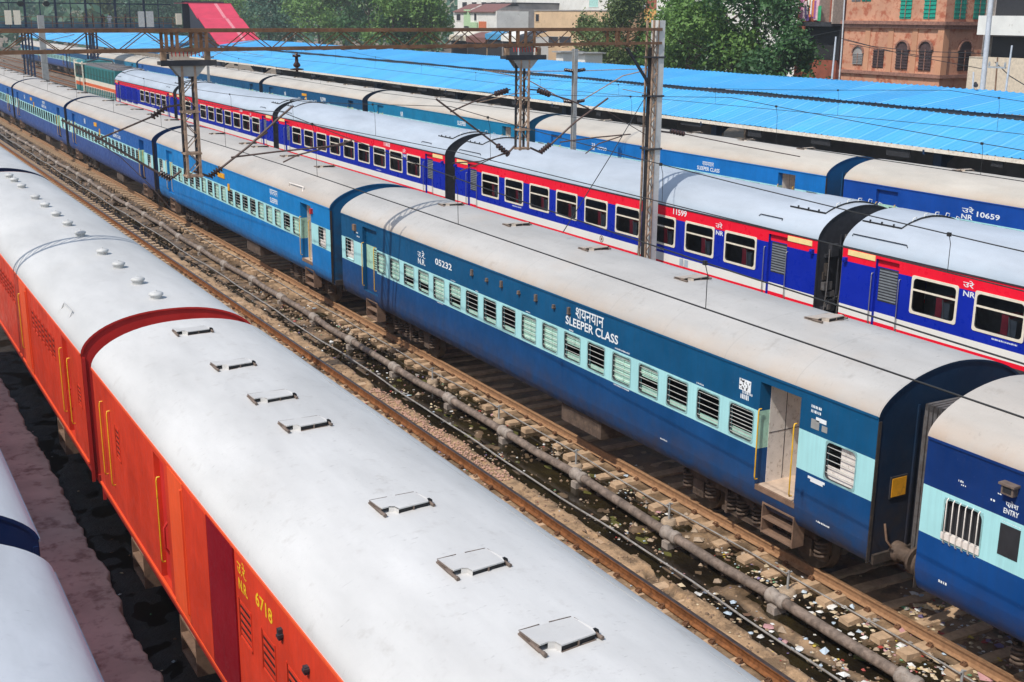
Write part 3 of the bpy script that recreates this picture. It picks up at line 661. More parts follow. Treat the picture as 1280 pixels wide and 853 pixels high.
def r_coach(label,Y,text=None,wins=range(9),shutters=None,detail=True):
    t=thing('chair_car','%s'%label,'train coach',(XR,Y,0),'red blue and white coaches in a rake')
    wy=[RWY[k] for k in wins];holes=[(y-.69,y+.69,2.12,3.03) for y in wy]+[(1.16,1.93,1.42,3.24,.09),(19.41,20.18,1.42,3.24,.09)]
    bands=[(1.48,3),(1.59,0),(1.85,2),(3.0,1),(9,0)]
    link('body_side',cached(('rside',tuple(wins)),lambda:side_mesh(bands,holes,[M['red'],M['rblue'],M['rwhite'],M['blk2']])),t)
    link('roof',cached('rroof',lambda:roof_mesh(M['r_r'],M['blk2'])),t);add_gutters(t,M['blk2']);add_ends(t)
    for y,s in((.008,-1),(LEN-.008,1)):
        link('end_wall',cached(('endr',s),lambda:end_mesh([M['blk2'],M['blk2']],y,s)),t)
        (equip(t,y,s) if detail else None)
    link('underframe',cached('under',under_mesh),t)
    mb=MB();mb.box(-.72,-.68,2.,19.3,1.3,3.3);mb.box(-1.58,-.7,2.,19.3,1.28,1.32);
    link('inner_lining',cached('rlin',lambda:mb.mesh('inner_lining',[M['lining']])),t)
    for y in(3.28,18.06):add_bogie(t,y)
    fr,gl,st=cached('rwin',r_win_meshes)
    for y in wy:
        w=link('window',fr,t,(-HW,y,2.575));link('window_pane',gl,w);link('seat',st,t,(-HW,y,2.575))
    def door(y0):
        mb=MB();x=-HW+.09
        for a,b,m in((1.42,1.59,0),(1.59,1.85,2),(1.85,3.04,1),(3.04,3.24,0)):mb.box(x,x+.03,y0,y0+.77,a,b,m)
        mb.box(x-.008,x,y0+.07,y0+.70,2.16,3.02,3)
        for k in range(11):mb.box(x-.02,x-.008,y0+.09,y0+.68,2.2+.073*k,2.235+.073*k,4)
        return mb.mesh('door',[M['red'],M['rblue'],M['rwhite'],M['blk2'],M['seat2']])
    for y0 in(1.16,19.41):link('door',cached(('rdoor',y0),lambda:door(y0)),t)
    hr=cached(('hr','steel'),lambda:handrail_mesh(1.55,2.86,.06,'steel'))
    for y in(1.12,2.03,19.33,20.24):link('handrail',hr,t,(0,y,0))
    for y0 in(.2,20.2):link('destination_plate',cached('rplate',lambda:MB().box(-HW-.02,-HW,0,.94,3.17,3.31).mesh('destination_plate',[M['lemon']])),t,(0,y0,0))
    def lamp():
        mb=MB()
        for y in(0.,):mb.box(-HW-.10,-HW,y-.0,y+.10,2.98,3.10);mb.lathe((-HW-.1,y+.05,3.04),(-HW-.13,y+.05,3.04),[(0,.04),(1,.035)],8)
        return mb.mesh('marker_lamp',[M['rblue']])
    for y in(.1,21.15):link('marker_lamp',cached('rlamp',lamp),t,(0,y,0))
    def cover(y0,y1):
        mb=MB()
        for _ in(0,):
            xs=[-1.06+2.12*k/16 for k in range(17)];up=[(x,roof_z(x)+.055) for x in xs]
            vs=[(x,y0,z) for x,z in up]+[(x,y1,z) for x,z in up];n=17
            mb.add(vs,[(k,k+1,n+k+1,n+k) for k in range(n-1)],0,True)
            mb.add([(x,y0,z) for x,z in up]+[(x,y0,z-.07) for x,z in up],[(k,n+k,n+k+1,k+1) for k in range(n-1)],1)
            mb.add([(x,y1,z) for x,z in up]+[(x,y1,z-.07) for x,z in up],[(k,k+1,n+k+1,n+k) for k in range(n-1)],1)
            for s in(-1,1):mb.add([(s*1.06,y0,roof_z(1.06)+.055),(s*1.06,y1,roof_z(1.06)+.055),(s*1.06,y1,roof_z(1.06)-.02),(s*1.06,y0,roof_z(1.06)-.02)],[(0,1,2,3)],1)
            for k in range(3):
                y=y0+.25+k*.4;mb.box(-1.08,-1.04,y,y+.03,roof_z(1.06)+.02,roof_z(1.06)+.10,1)
            for yy in(y0,):
                for x in(-.7,-.3,.1,.5,.9):mb.tube([(x,yy-.01,roof_z(x)+.05),(x,yy-.03,roof_z(x)+.13),(x+.12,yy-.03,roof_z(x+.12)+.13),(x+.12,yy-.01,roof_z(x+.12)+.05)],.01,5,2)
            mb.tube([(-1.52,y0+1.2,3.66),(-1.49,y0+1.2,3.71),(-1.49,y0+2.1 if y0<5 else y0-.6,3.71),(-1.52,y0+2.15 if y0<5 else y0-.65,3.66)],.012,5,1)
        return mb.mesh('water_tank_cover',[M['r_r'],M['blk'],M['rwhite']])
    for ab in((.36,1.76),(19.96,21.3)):link('water_tank_cover',cached(('rcover',ab),lambda:cover(*ab)),t)
    if shutters:
        mb=MB()
        for y0,y1 in shutters:
            n=8
            for k in range(n):
                y=y0+(y1-y0)*k/n;mb.box(-HW-.05*(k%2)-.02,-HW,y,y+(y1-y0)/n,1.8,3.05)
        link('roller_shutter',mb.mesh('roller_shutter',[M['rblue']]),t)
        mb=MB();mb.box(-HW-.03,HW+.03,LEN,LEN+.06,1.3,3.4);link('end_post',mb.mesh('end_post',[M['red']]),t)
    link('stencilled_notices',cached('rst',lambda:stencil_mesh([(7.3,1.93,.55,.03),(16.5,2.0,.7,.04)])),t)
    if text:link('lettering',letter_mesh(text,None).mesh('lettering',[M['white']]),t)
    return t
NR=lambda y:[('उरे',y+.03,.31,3.06,.17),('NR',y,.34,2.845,.13)]
r_coach('red, blue and white coach cut by the right picture edge',YR-PIT,NR(17.42),wins=range(9))
r2=r_coach('red, blue and white coach numbered 11599 behind the lattice mast',YR,[('11599',6.36,.68,3.15,.19)]+NR(4.24))
mb=MB();
for k in range(24):
    a0=2*math.pi*k/24;a1=2*math.pi*(k+1)/24
    mb.add([(-HW-.004,10.3+.12*math.cos(a0),1.72+.12*math.sin(a0)),(-HW-.004,10.3+.12*math.cos(a1),1.72+.12*math.sin(a1)),(-HW-.004,10.3+.09*math.cos(a1),1.72+.09*math.sin(a1)),(-HW-.004,10.3+.09*math.cos(a0),1.72+.09*math.sin(a0))],[(0,1,2,3)])
mb.box(-HW-.004,-HW-.002,10.25,10.35,1.67,1.77);link('round_emblem',mb.mesh('round_emblem',[M['step']]),r2)
for y in(5.5,5.75):link('pale_patch',MB().box(-HW-.004,-HW-.001,y,y+.18,1.60,1.82).mesh('pale_patch',[M['r_r']]),r2)
r_coach('red, blue and white coach third from the right edge',YR+PIT,[('11603',6.36,.68,3.15,.19)]+NR(4.24),detail=False)
r_coach('red, blue and white coach behind the left drop arm of the gantry',YR+2*PIT,[('11604',6.36,.68,3.15,.19)]+NR(4.24),detail=False)
r5=r_coach('red, blue and white brake coach with blue shutters behind the locomotive',YR+3*PIT,None,wins=range(4,9),shutters=[(12.6,14.2),(14.8,16.6),(17.2,19.0)],detail=False)

r5.scale=(1,.915,1)
PR[:]=[1.83,1.683,ZC]
# --- rake along the platform canopy
cc=[('K_up','strong blue coach numbered 10659 by the right picture edge'),('P_up','bright blue coach lettered SLEEPER CLASS next to the canopy'),('T_up','teal blue coach beside the canopy, seen between the two drop arms'),('A_up','dark blue coach with a yellow board in front of the canopy')]
M['P_up']=paint('azure_paint',(.004,.16,.50),gs=.4)
more=['blue coach fifth from the right along the canopy','blue coach sixth from the right along the canopy','blue coach seventh from the right along the canopy','blue coach eighth from the right, near the footbridge','blue coach passing under the footbridge','farthest blue coach beyond the footbridge']
txts={0:[('उरे',15.93,.48,2.93,.21),('NR',15.93,.46,2.72,.16),('10659',15.32,.9,2.86,.18)],1:[('शयनयान',7.35,.75,2.98,.18),('SLEEPER CLASS',7.7,1.5,2.78,.16),('23',15.95,.3,2.98,.15),('NR',15.95,.3,2.8,.12),('17730',15.4,.75,2.86,.15)],2:[('NR',16,.4,2.75,.3),('SLEEPER',8,1.1,2.85,.25)],3:[('NR',16,.4,2.75,.3),('SLEEPER',8,1.1,2.85,.25)]}
for k in range(10):
    col=[c[0] for c in cc][k] if k<4 else ['A_up','C_up','T_up','A_up','C_up','A_up'][k-4]
    lo={'K_up':'A_lo','P_up':'B_lo','T_up':'T_up','A_up':'A_lo','C_up':'C_lo'}[col]
    t=sleeper_coach('sleeper_coach',cc[k][1] if k<4 else more[k-4],XP,YP+(k-1)*PIT,(col,'band',lo),'r_p','hdc',detail=False,openit=k in(0,1,2),endc=col[0]+'_end',hatches=(2.97,6.69,10.26,13.84,17.5),text=txts.get(k),group='blue coaches in the rake along the canopy')
    if k==3:
        board(t,10.9,11.9,2.98,3.16);board(t,10.9,11.2,2.5,2.9)

# --- locomotive at the head of the red train
def loco():
    t=thing('diesel_locomotive','green diesel locomotive with cream and orange stripe, far left','locomotive',(XR,YR+3*PIT+LEN*.915+.9,0))
    g=simple('loco_green',(.02,.19,.20),.45,var=.25,dirt=(.03,.09,.08));gd=simple('loco_dark_green',(.01,.10,.09),.5);cr=M['cream'];orr=simple('loco_orange',(.75,.13,.03),.5)
    L=18.2
    mb=MB()
    for z0,z1,m in((1.25,2.05,0),(2.05,2.40,2),(2.40,2.78,1),(2.78,4.05,0)):mb.box(-1.32,1.32,.5,14.2,z0,z1,m)
    mb.add([(-1.32,.5,4.05),(1.32,.5,4.05),(1.05,.7,4.22),(-1.05,.7,4.22),(-1.32,14.2,4.05),(1.32,14.2,4.05),(1.05,14.0,4.22),(-1.05,14.0,4.22)],[(0,1,2,3),(5,4,7,6),(4,0,3,7),(1,5,6,2),(3,2,6,7)],4)
    for k in range(9):mb.box(-1.335,-1.32,1.0+k*1.4,1.9+k*1.4,2.85,3.9,3)
    link('hood',mb.mesh('hood',[g,cr,orr,gd,M['gang']]),t)
    cab=MB()
    for z0,z1,m in((1.25,2.05,0),(2.05,2.40,2),(2.40,2.78,1),(2.78,4.2,3)):cab.box(-1.52,1.52,14.2,L-.2,z0,z1,m)
    cab.add([(-1.55,14.1,4.2),(1.55,14.1,4.2),(1.2,14.1,4.42),(-1.2,14.1,4.42),(-1.55,L,4.2),(1.55,L,4.2),(1.2,L,4.42),(-1.2,L,4.42)],[(0,1,2,3),(5,4,7,6),(4,0,3,7),(1,5,6,2),(3,2,6,7)],0)
    for y in(14.2,L-.2):cab.box(-1.56,-1.46,y-.1,y+.1,1.25,4.4,1)
    cab.box(-1.57,1.57,L-.25,L+.02,2.78,4.42,1);cab.box(-1.3,1.3,L+.02,L+.04,3.0,3.9,3);cab.box(-1.56,1.56,14.05,L,4.1,4.24,1)
    for k in range(3):link('roof_fan',MB().lathe((0,3+k*2.6,4.2),(0,3+k*2.6,4.36),[(0,.75),(.9,.75),(1,.6)],16).mesh('roof_fan',[M['gang']]),t)
    link('roof_pipe',MB().tube([(.2,8,4.2),(.2,8.4,4.6),(-.6,10.5,4.75),(-1.2,13,4.4)],.07,7).mesh('roof_pipe',[M['blk2']]),t)
    c=link('cab',cab.mesh('cab',[g,cr,orr,gd]),t)
    w=MB();w.box(-1.535,-1.52,14.6,15.9,3.0,3.9);w.box(-1.535,-1.52,16.3,17.5,3.0,3.9);w.box(-1.3,1.3,14.19,14.2,3.2,3.9);link('cab_window',w.mesh('cab_window',[M['glassd']]),c)
    wk=MB();wk.box(-1.55,1.55,0,L,1.15,1.25)
    for k in range(18):wk.tube([(-1.52,.4+k*.78,1.25),(-1.52,.4+k*.78,2.15)],.02,5,1)
    wk.tube([(-1.52,.4,2.15),(-1.52,13.7,2.15)],.022,5,1);link('walkway',wk.mesh('walkway',[M['under'],M['cream']]),t)
    for y in(4,14):add_bogie(t,y)
loco()
# ------------------------------------------------------------------ ground
def ground_material(name,dry,wet,zlo,zhi,scale=2.):
    m,nt,b=nodes(name);t,v=coords(nt,rand=False)
    c=mix(nt,ramp(nt,noise(nt,scale,6,.65,v),.3,.7),tuple(x*.6 for x in dry),dry)
    c=mix(nt,ramp(nt,noise(nt,scale*6,5,.7,v),.5,.75),c,tuple(x*1.25 for x in dry))
    c=mix(nt,ramp(nt,noise(nt,scale*3.1,5,.7,v),.60,.72),c,(.16,.085,.06))
    c=mix(nt,math_(nt,'MULTIPLY',ramp(nt,noise(nt,scale*.8+.3,7,.72,v),.50,.62),.8),c,tuple(x*.28 for x in dry))
    z=math_(nt,'ADD',sep(nt,t.outputs['Object'],2),math_(nt,'MULTIPLY',noise(nt,5.,5,.6,v),.05))
    w=ramp(nt,z,zhi+.025,zlo+.025);c=mix(nt,w,c,wet)
    nt.links.new(c,b.inputs['Base Color']);nt.links.new(ramp(nt,w,0,1,.95,.35),b.inputs['Roughness'])
    bump(nt,b,noise(nt,22.,5,.7,v),.6,.03);return m
from mathutils import noise as mn, Vector
def fbm(x,y,s,o=4): return mn.fractal(Vector((x*s,y*s,.37)),.9,2.1,o)
mb=MB();mb.add([(-250,-60,-.42),(520,-60,-.42),(520,480,-.42),(-250,480,-.42)],[(0,1,2,3)])
tag(build('ground',mb,ground_material('dusty_ground',(.27,.21,.15),(.1,.08,.06),-5,-4,.35)),kind='structure')
def sheet(name,x0,x1,y0,y1,dx,dy,fn,mat):
    nx=int((x1-x0)/dx)+1;ny=int((y1-y0)/dy)+1;xs=np.linspace(x0,x1,nx);ys=np.linspace(y0,y1,ny)
    vs=[(x,y,fn(x,y)) for y in ys for x in xs]
    fs=[(j*nx+i,j*nx+i+1,(j+1)*nx+i+1,(j+1)*nx+i) for j in range(ny-1) for i in range(nx-1)]
    mb=MB();mb.add(vs,fs,0,True);return tag(build(name,mb,mat),kind='structure')
def bed(x,y):
    n=fbm(x,y,.9);n2=fbm(x+31,y,3.2,3);n3=fbm(x*1.0,y*.35+9,2.0,3)
    if x<11.17:z=-.21+.02*n2
    elif x<11.72:
        edge=11.64+.10*n
        z=(-.135+.025*n2-.04*max(0,n3-.15)) if x<edge else -.33
        if n3<-.42:z-=.10
    elif x<11.93:z=-.36+.03*n2
    elif x<13.8:
        z=-.290+.06*n+.04*n2+.03*n3
        if y<14.5:z+=.10*max(0,1-abs(x-12.28-.05*n)/.2)*min(1,(14.5-y)/1.5)
        if x>13.3:z+=.05*(x-13.3)/.5
        if y>30:z+=min(.06,(y-30)*.006)
    else:z=-.22+.03*n2
    return z
sheet('track_bed',8.0,16.8,5.5,48,.07,.085,bed,ground_material('muddy_track_bed',(.46,.295,.165),(.075,.050,.028),-.27,-.175,1.6))
sheet('track_bed',-3.,36.,-14,260,1.3,2.,lambda x,y:-.40+.03*fbm(x,y,.6) if not(7.6<x<17.2 and 5<y<49) else -.5,ground_material('ballast_ground',(.22,.16,.115),(.1,.08,.05),-5,-4,.9))
def far_bed(x,y): return -.235+.075*fbm(x,y,1.1)-(.12 if 11.6<x<12.0 else 0)
sheet('track_bed',8.0,16.8,48,170,.3,.5,far_bed,ground_material('dark_track_bed',(.21,.145,.095),(.045,.032,.022),-.27,-.20,1.2))
# standing water
m,nt,b=nodes('murky_water');t,v=coords(nt,rand=False)
c=mix(nt,ramp(nt,noise(nt,1.3,5,.6,v),.4,.7),(.012,.009,.006),(.035,.026,.010));nt.links.new(c,b.inputs['Base Color'])
b.inputs['Roughness'].default_value=.07;bump(nt,b,noise(nt,7.,3,.5,v),.05,.02);MW=m
mb=MB();mb.add([(11.3,5.5,-.262),(13.9,5.5,-.262),(13.9,47,-.262),(11.3,47,-.262)],[(0,1,2,3)]);tag(build('puddle_water',mb,MW),kind='structure')
mb=MB();mb.add([(11.3,48,-.25),(13.9,48,-.25),(13.9,150,-.25),(11.3,150,-.25)],[(0,1,2,3)]);tag(build('puddle_water',mb,MW),kind='structure')
# left strip: wet cess and low brown platform
def cess(x,y):return -.30+.03*fbm(x,y,2.2)
sheet('wet_track_bed',1.5,6.6,3,46,.12,.15,cess,ground_material('black_wet_soil',(.075,.058,.047),(.022,.018,.015),-.32,-.25,1.4))
m2,nt,b=nodes('muddy_puddle');b.inputs['Base Color'].default_value=(.016,.012,.009,1);b.inputs['Roughness'].default_value=.3;b.inputs['Specular IOR Level'].default_value=.25
mb=MB();mb.add([(2.7,3,-.305),(4.6,3,-.305),(4.6,45,-.305),(2.7,45,-.305)],[(0,1,2,3)]);tag(build('puddle_water',mb,m2),kind='structure')
def strip():
    mb=MB();n=420;ys=np.linspace(2,60,n);e=[3.10+.08*fbm(1,y,.55)+.04*fbm(7,y,2.3)+.05*fbm(3,y,7) for y in ys];xs=[1.75,1.95,2.2,2.5,2.8]
    vs=[]
    for y,ex in zip(ys,e):
        vs+=[(x,y,.45+.004*fbm(x,y,2.)) for x in xs]+[(ex-.04,y,.44),(ex,y,.41),(ex+.01,y,-.40)]
    w=8;mb.add(vs,[(j*w+i,j*w+i+1,(j+1)*w+i+1,(j+1)*w+i) for j in range(n-1) for i in range(w-1)],0,True);return mb
m=simple('worn_brown_platform',(.52,.47,.41),.95,var=.22,scale=1.1,dirt=(.27,.215,.19),dlo=.50,dhi=.66,bs=.25,spec=.1)
tag(build('platform_strip',strip(),m),kind='structure')

# ------------------------------------------------------------------ tracks
def rail_mesh(y0,y1,top,side):
    mb=MB();pr=[(-.068,-.172),(-.068,-.160),(-.012,-.135),(-.012,-.045),(-.036,-.032),(-.036,-.004),(-.028,0),(.028,0),(.036,-.004),(.036,-.032),(.012,-.045),(.012,-.135),(.068,-.160),(.068,-.172)]
    n=len(pr);vs=[(x,y0,z) for x,z in pr]+[(x,y1,z) for x,z in pr]
    mb.add(vs,[(k,n+k,n+(k+1)%n,(k+1)%n) for k in range(n)],[1 if k in(5,6,7) else 0 for k in range(n)])
    mb.add(vs[:n],[tuple(range(n))],0);return mb.mesh('rail',[side,top])
def clip_stuff(x,y0,y1,step):
    mb=MB();y=y0
    while y<y1:
        for s in(-1,1):
            mb.box(x+s*.12-.035,x+s*.12+.035,y-.05,y+.05,-.175,-.15);mb.tube([(x+s*.15,y-.04,-.15),(x+s*.10,y-.035,-.12),(x+s*.07,y,-.13),(x+s*.10,y+.035,-.12),(x+s*.15,y+.04,-.15)],.010,5)
        y+=step
    return mb
SLPV=[]
for q in range(3):
    mb=MB();r=random.Random(q);w=.125
    mb.add([(x,y*(1+r.uniform(-.12,.12)),z+(r.uniform(-.02,.01) if z>-.3 else 0)) for x in(-1.42,-1.22,-.5,.5,1.22,1.42) for y,z in((-w,-.38),(-w*.8,-.165),(w*.8,-.165),(w,-.38))],
        [(i*4+k,(i+1)*4+k,(i+1)*4+(k+1)%4,i*4+(k+1)%4) for i in range(5) for k in range(4)]+[(0,1,2,3),(23,22,21,20)]);SLPV.append(mb.mesh('sleeper',[M['slp']]))
def track(label,x,y0,y1,s0,nslp,top,side,detail):
    t=thing('railway_track',label,'railway track',(x,0,0),'parallel railway tracks')
    rm=rail_mesh(y0,y1,top,side)
    for s in(-1,1):link('rail',rm,t,(s*.875,0,0))
    for k in range(nslp):
        o=link('sleeper',SLPV[rnd.randrange(3)],t,(rnd.uniform(-.13,.11),s0+k*.645+rnd.uniform(-.07,.07),rnd.choice((rnd.uniform(-.025,.012),rnd.uniform(-.025,.012),rnd.uniform(-.07,-.02)))),(0,rnd.uniform(-.012,.012),rnd.uniform(-.03,.03)))
    if detail:
        for s in(-1,1):tag(build('rail_clips',clip_stuff(s*.875,s0,s0+nslp*.645,.645),M['clip'],t),kind='stuff')
    mb=MB();y=s0+nslp*.645
    while y<min(y1,190):mb.box(-1.38,1.38,y-.12,y+.12,-.38,-.17);y+=.645
    tag(build('distant_sleepers',mb,M['slp'],t),kind='stuff')
track('empty track with rusty orange rail right beside the white van roof',10.18,-5,200,7.0,60,M['railtop'],M['railside'],True)
track('track under the dark blue coaches with sleeper ends sticking out',XA,-14,220,4.0,76,M['railside2'],M['railside2'],True)
for x,l in((XO,'track under the orange parcel vans'),(19.6,'empty track hidden between the blue and the red trains'),(XR,'track under the red, blue and white train'),(29.3,'empty track between the red train and the canopy train'),(XP,'track under the coaches along the canopy'),(XG,'track under the grey roofed corner coaches')):
    track(l,x,-14,300,200,0,M['railtop'],M['railside'],False)

# ------------------------------------------------------------------ pipes between the tracks
t=thing('water_pipe','thick mud stained water pipe with collars lying between the two tracks','pipe',(12.62,0,0))
joints=[4.3,7.35,10.39,13.2,16.03,19.28,22.3,25.08,28.2,31.3,34.4,37.5,40.6,43.7,47,50.2,53.4,56.6,59.8,63]+[66.2+3.2*k for k in range(27)]
off=lambda y:.045*math.sin(y*.37)+.03*math.sin(y*1.1)
for a,b in zip(joints,joints[1:]):
    mb=MB();ps=[];
    mb.tube([(off(a),a+.16,-.02),(off((a+b)/2),(a+b)/2,-.035),(off(b),b-.16,-.02)],.088,14);build('pipe_length',mb,M['pipe'],t)
for b in joints:
    mb=MB();mb.lathe((off(b),b-.2,-.02),(off(b),b+.2,-.02),[(0,.10),(.05,.125),(.28,.125),(.33,.105),(.67,.105),(.72,.13),(.95,.13),(1,.10)],14);mb.box(off(b)-.13,off(b)+.13,b-.09,b+.09,-.32,-.13)
    build('pipe_collar',mb,M['pcol'],t)
mb=MB();mb.tube([(11.84+.0065*min(y-12,30)+.02*math.sin(y*.5)+.01*math.sin(y*2.3),y,-.12+.02*math.sin(y*.9)) for y in np.arange(4,140,.7)],.019,8)
tag(build('conduit_pipe',mb,M['pipe2']),'thin pale pipe running along the black water channel','pipe')
mb=MB();mb.tube([(13.5+.03*math.sin(y*.6),y,-.13+.015*math.sin(y*1.3)) for y in np.arange(4,60,.7)],.016,6)
tag(build('signal_cable',mb,M['pipe2']),'thin grey cable lying along the left rail of the blue coach track','cable')
for k,y in enumerate([10.0,13.6,16.9,20.2,23.6,27.2]):
    t=thing('hydrant_stub','rusty stand pipe stub on a concrete pad between big pipe and rail','stand pipe',(13.2,y,-.2),'stand pipe stubs beside the blue coach track')
    mb=MB();mb.tube([(0,0,0),(0,0,.36)],.022,8);mb.tube([(-.07,0,.33),(.07,0,.33)],.015,6);build('pipe_stub',mb,M['galv'],t)
    mb=MB();mb.lathe((0,0,-.12),(0,0,.03),[(0,.16),(.8,.15),(1,.12)],9);build('concrete_pad',mb,M['conc'],t)
# litter, rubble
def litter(name,n,area,mats,smin,smax,seed,zf):
    mb=MB();r=random.Random(seed)
    for _ in range(n):
        x,y=area(r);z=zf(x,y);s=r.uniform(smin,smax)*(1.8 if r.random()<.06 else 1);a=r.uniform(0,6.28);k=r.choice((4,5,6));mi=r.randrange(len(mats))
        pts=[(x+s*math.cos(a+6.28*i/k)*r.uniform(.5,1.1),y+s*math.sin(a+6.28*i/k)*r.uniform(.5,1.1),z+r.uniform(.0,.35)*s) for i in range(k)]
        c=(x+r.uniform(-.2,.2)*s,y+r.uniform(-.2,.2)*s,z+s*r.uniform(.25,.8))
        mb.add(pts+[c],[(i,(i+1)%k,k) for i in range(k)],mi)
    return tag(build(name,mb,mats),kind='stuff')
LM=[simple('litter_'+n,c,.6,var=.3) for n,c in(('white',(.70,.69,.66)),('pale_blue',(.45,.54,.62)),('cream',(.58,.46,.30)),('pink',(.50,.27,.27)),('red',(.36,.05,.035)),('green',(.14,.30,.16)),('yellow',(.52,.38,.06)),('brown',(.18,.10,.06)),('violet',(.22,.17,.32)),('grey',(.33,.30,.27)))]
LMW=[LM[0]]*3+[LM[2]]*6+[LM[7]]*7+[LM[9]]*4+[LM[1],LM[3],LM[6],LM[4],LM[5],LM[8]]
clr=random.Random(21);CLU=[(clr.choice((clr.gauss(13.45,.2),clr.gauss(12.1,.15),clr.uniform(12.9,13.6))),5.5+clr.expovariate(.16),clr.uniform(.10,.35)) for _ in range(46)]
def clump(r):
    c=r.choice(CLU);return r.gauss(c[0],c[2]*.6),max(5.4,r.gauss(c[1],c[2]))
def near(r):
    while True:
        y=5.5+34*r.random()**2.0;x=r.uniform(11.1,13.85)
        if abs(x-12.62)>.13:return x,y
zz=lambda x,y:max(bed(x,y),-.262)+.004
litter('litter',380,near,LMW,.010,.036,1,zz)
litter('litter',1500,clump,LMW,.012,.045,14,zz)
litter('litter',700,lambda r:(r.choice((r.gauss(13.45,.22),r.gauss(12.05,.15),r.uniform(13.9,15.7))),5.5+r.expovariate(.25)),LMW,.016,.06,2,zz)
litter('litter',600,lambda r:(r.gauss(14.7,.5),r.uniform(6.,12.5)),LMW,.03,.09,12,zz)
litter('litter',260,lambda r:(r.choice((r.gauss(13.4,.25),r.gauss(11.9,.2),r.gauss(13.,.3))),r.uniform(6.5,14.5)),LMW[:9]+[LM[1]],.03,.085,15,zz)
litter('litter',260,lambda r:(r.choice((r.gauss(12.3,.4),r.gauss(13.,.35))),r.uniform(24,40)),LMW,.02,.055,3,zz)
litter('litter',420,lambda r:(r.uniform(10.5,11.0),r.uniform(7,34)),LMW[3:],.012,.045,4,lambda x,y:-.19)
litter('litter',230,lambda r:(r.uniform(3.2,4.6),5+r.expovariate(.14)),LMW,.015,.05,5,lambda x,y:-.28)
def stones(name,n,area,mat,smin,smax,seed,zf):
    mb=MB();r=random.Random(seed)
    for _ in range(n):
        x,y=area(r);z=zf(x,y);s=r.uniform(smin,smax)
        v=[(sx*s*r.uniform(.6,1.1),sy*s*r.uniform(.6,1.1),sz*s*r.uniform(.4,.8)) for sx,sy,sz in((1,0,0),(-1,0,0),(0,1,0),(0,-1,0),(0,0,1),(0,0,-1))]
        mb.add([(x+a,y+b,z+c) for a,b,c in v],[(0,2,4),(2,1,4),(1,3,4),(3,0,4),(2,0,5),(1,2,5),(3,1,5),(0,3,5)])
    return tag(build(name,mb,mat),kind='stuff')
stones('rubble',900,lambda r:(r.uniform(11.05,13.85),5.5+38*r.random()**1.4),M['rubble'],.015,.05,6,zz)
stones('rubble',900,lambda r:(r.uniform(10.3,11.6),r.uniform(7,45)),M['rubble'],.02,.05,7,lambda x,y:bed(x,y)+.01)
stones('rubble',700,lambda r:(r.gauss(11.35,.16),r.uniform(20,27)),simple('pink_gravel',(.50,.30,.22),.9,var=.3),.02,.045,8,lambda x,y:bed(x,y)+.02)
stones('rubble',160,lambda r:(r.uniform(12.1,13.7),5.5+34*r.random()**1.2),M['conc'],.05,.13,9,lambda x,y:bed(x,y)+.02)
stones('rubble',2200,lambda r:(r.uniform(10.4,14.),r.uniform(30,90)),M['rubble'],.03,.09,10,lambda x,y:-.20)
# algae mats
mb=MB();r=random.Random(11)
for _ in range(60):
    x=r.choice((r.gauss(12.9,.25),r.gauss(12.25,.15)));y=r.uniform(7,30);s=r.uniform(.03,.10)
    mb.add([(x+s*math.cos(k)*r.uniform(.5,1.4),y+1.6*s*math.sin(k)*r.uniform(.5,1.4),-.2585) for k in np.arange(0,6.28,.785)],[tuple(range(8))])
tag(build('pond_scum',mb,simple('olive_scum',(.09,.085,.012),.8,var=.5)),kind='stuff')

# ------------------------------------------------------------------ gantry
GY=lambda x:30.2-.12*(22.2-x)
def insulator(mb,p,q,n=5,r=.085):
    prof=[(0,.035)]
    for k in range(n):
        a=(k+.15)/n;prof+=[(a,.035),(a+.12/n,r),(a+.5/n,r*.9),(a+.6/n,.035)]
    prof+=[(1,.035)];mb.lathe(p,q,prof,10)
g=thing('portal_gantry','rusty lattice portal gantry carrying the catenary across the tracks','gantry',(22.2,30.2,0))
def gp(x,z,dy=0.):return(x-22.2,GY(x)-30.2+dy,z)
XL=-9.5
zt=lambda x:8.72-.0*x;zb=8.27
mb=MB()
for dy in(-.22,.22):
    mb.beam(gp(XL,8.68,dy),gp(22.3,8.74,dy),.07,.085);mb.beam(gp(XL,8.20,dy),gp(22.3,8.34,dy),.07,.075)
    x=XL;k=0
    while x<21.6:
        x2=min(x+.62,22.2);za,zc=(8.22,8.66) if k%2 else (8.66,8.22)
        mb.beam(gp(x,za+.05*(x-XL)/32,dy),gp(x2,zc+.05*(x2-XL)/32,dy),.016,.02);x=x2;k+=1
x=XL
while x<22.2:
    for z in(8.25,8.70):mb.beam(gp(x,z,-.22),gp(min(x+.5,22.2),z,.22),.03,.02)
    x+=.5
for x in(20.5,20.95,7.05,7.3,7.75,8.0,16.95,17.2,17.5):mb.beam(gp(x,8.25,-.23),gp(x,8.72,-.23),.07,.04);mb.beam(gp(x,8.25,.23),gp(x,8.72,.23),.07,.04)
build('lattice_beam',mb,M['rust'],g)
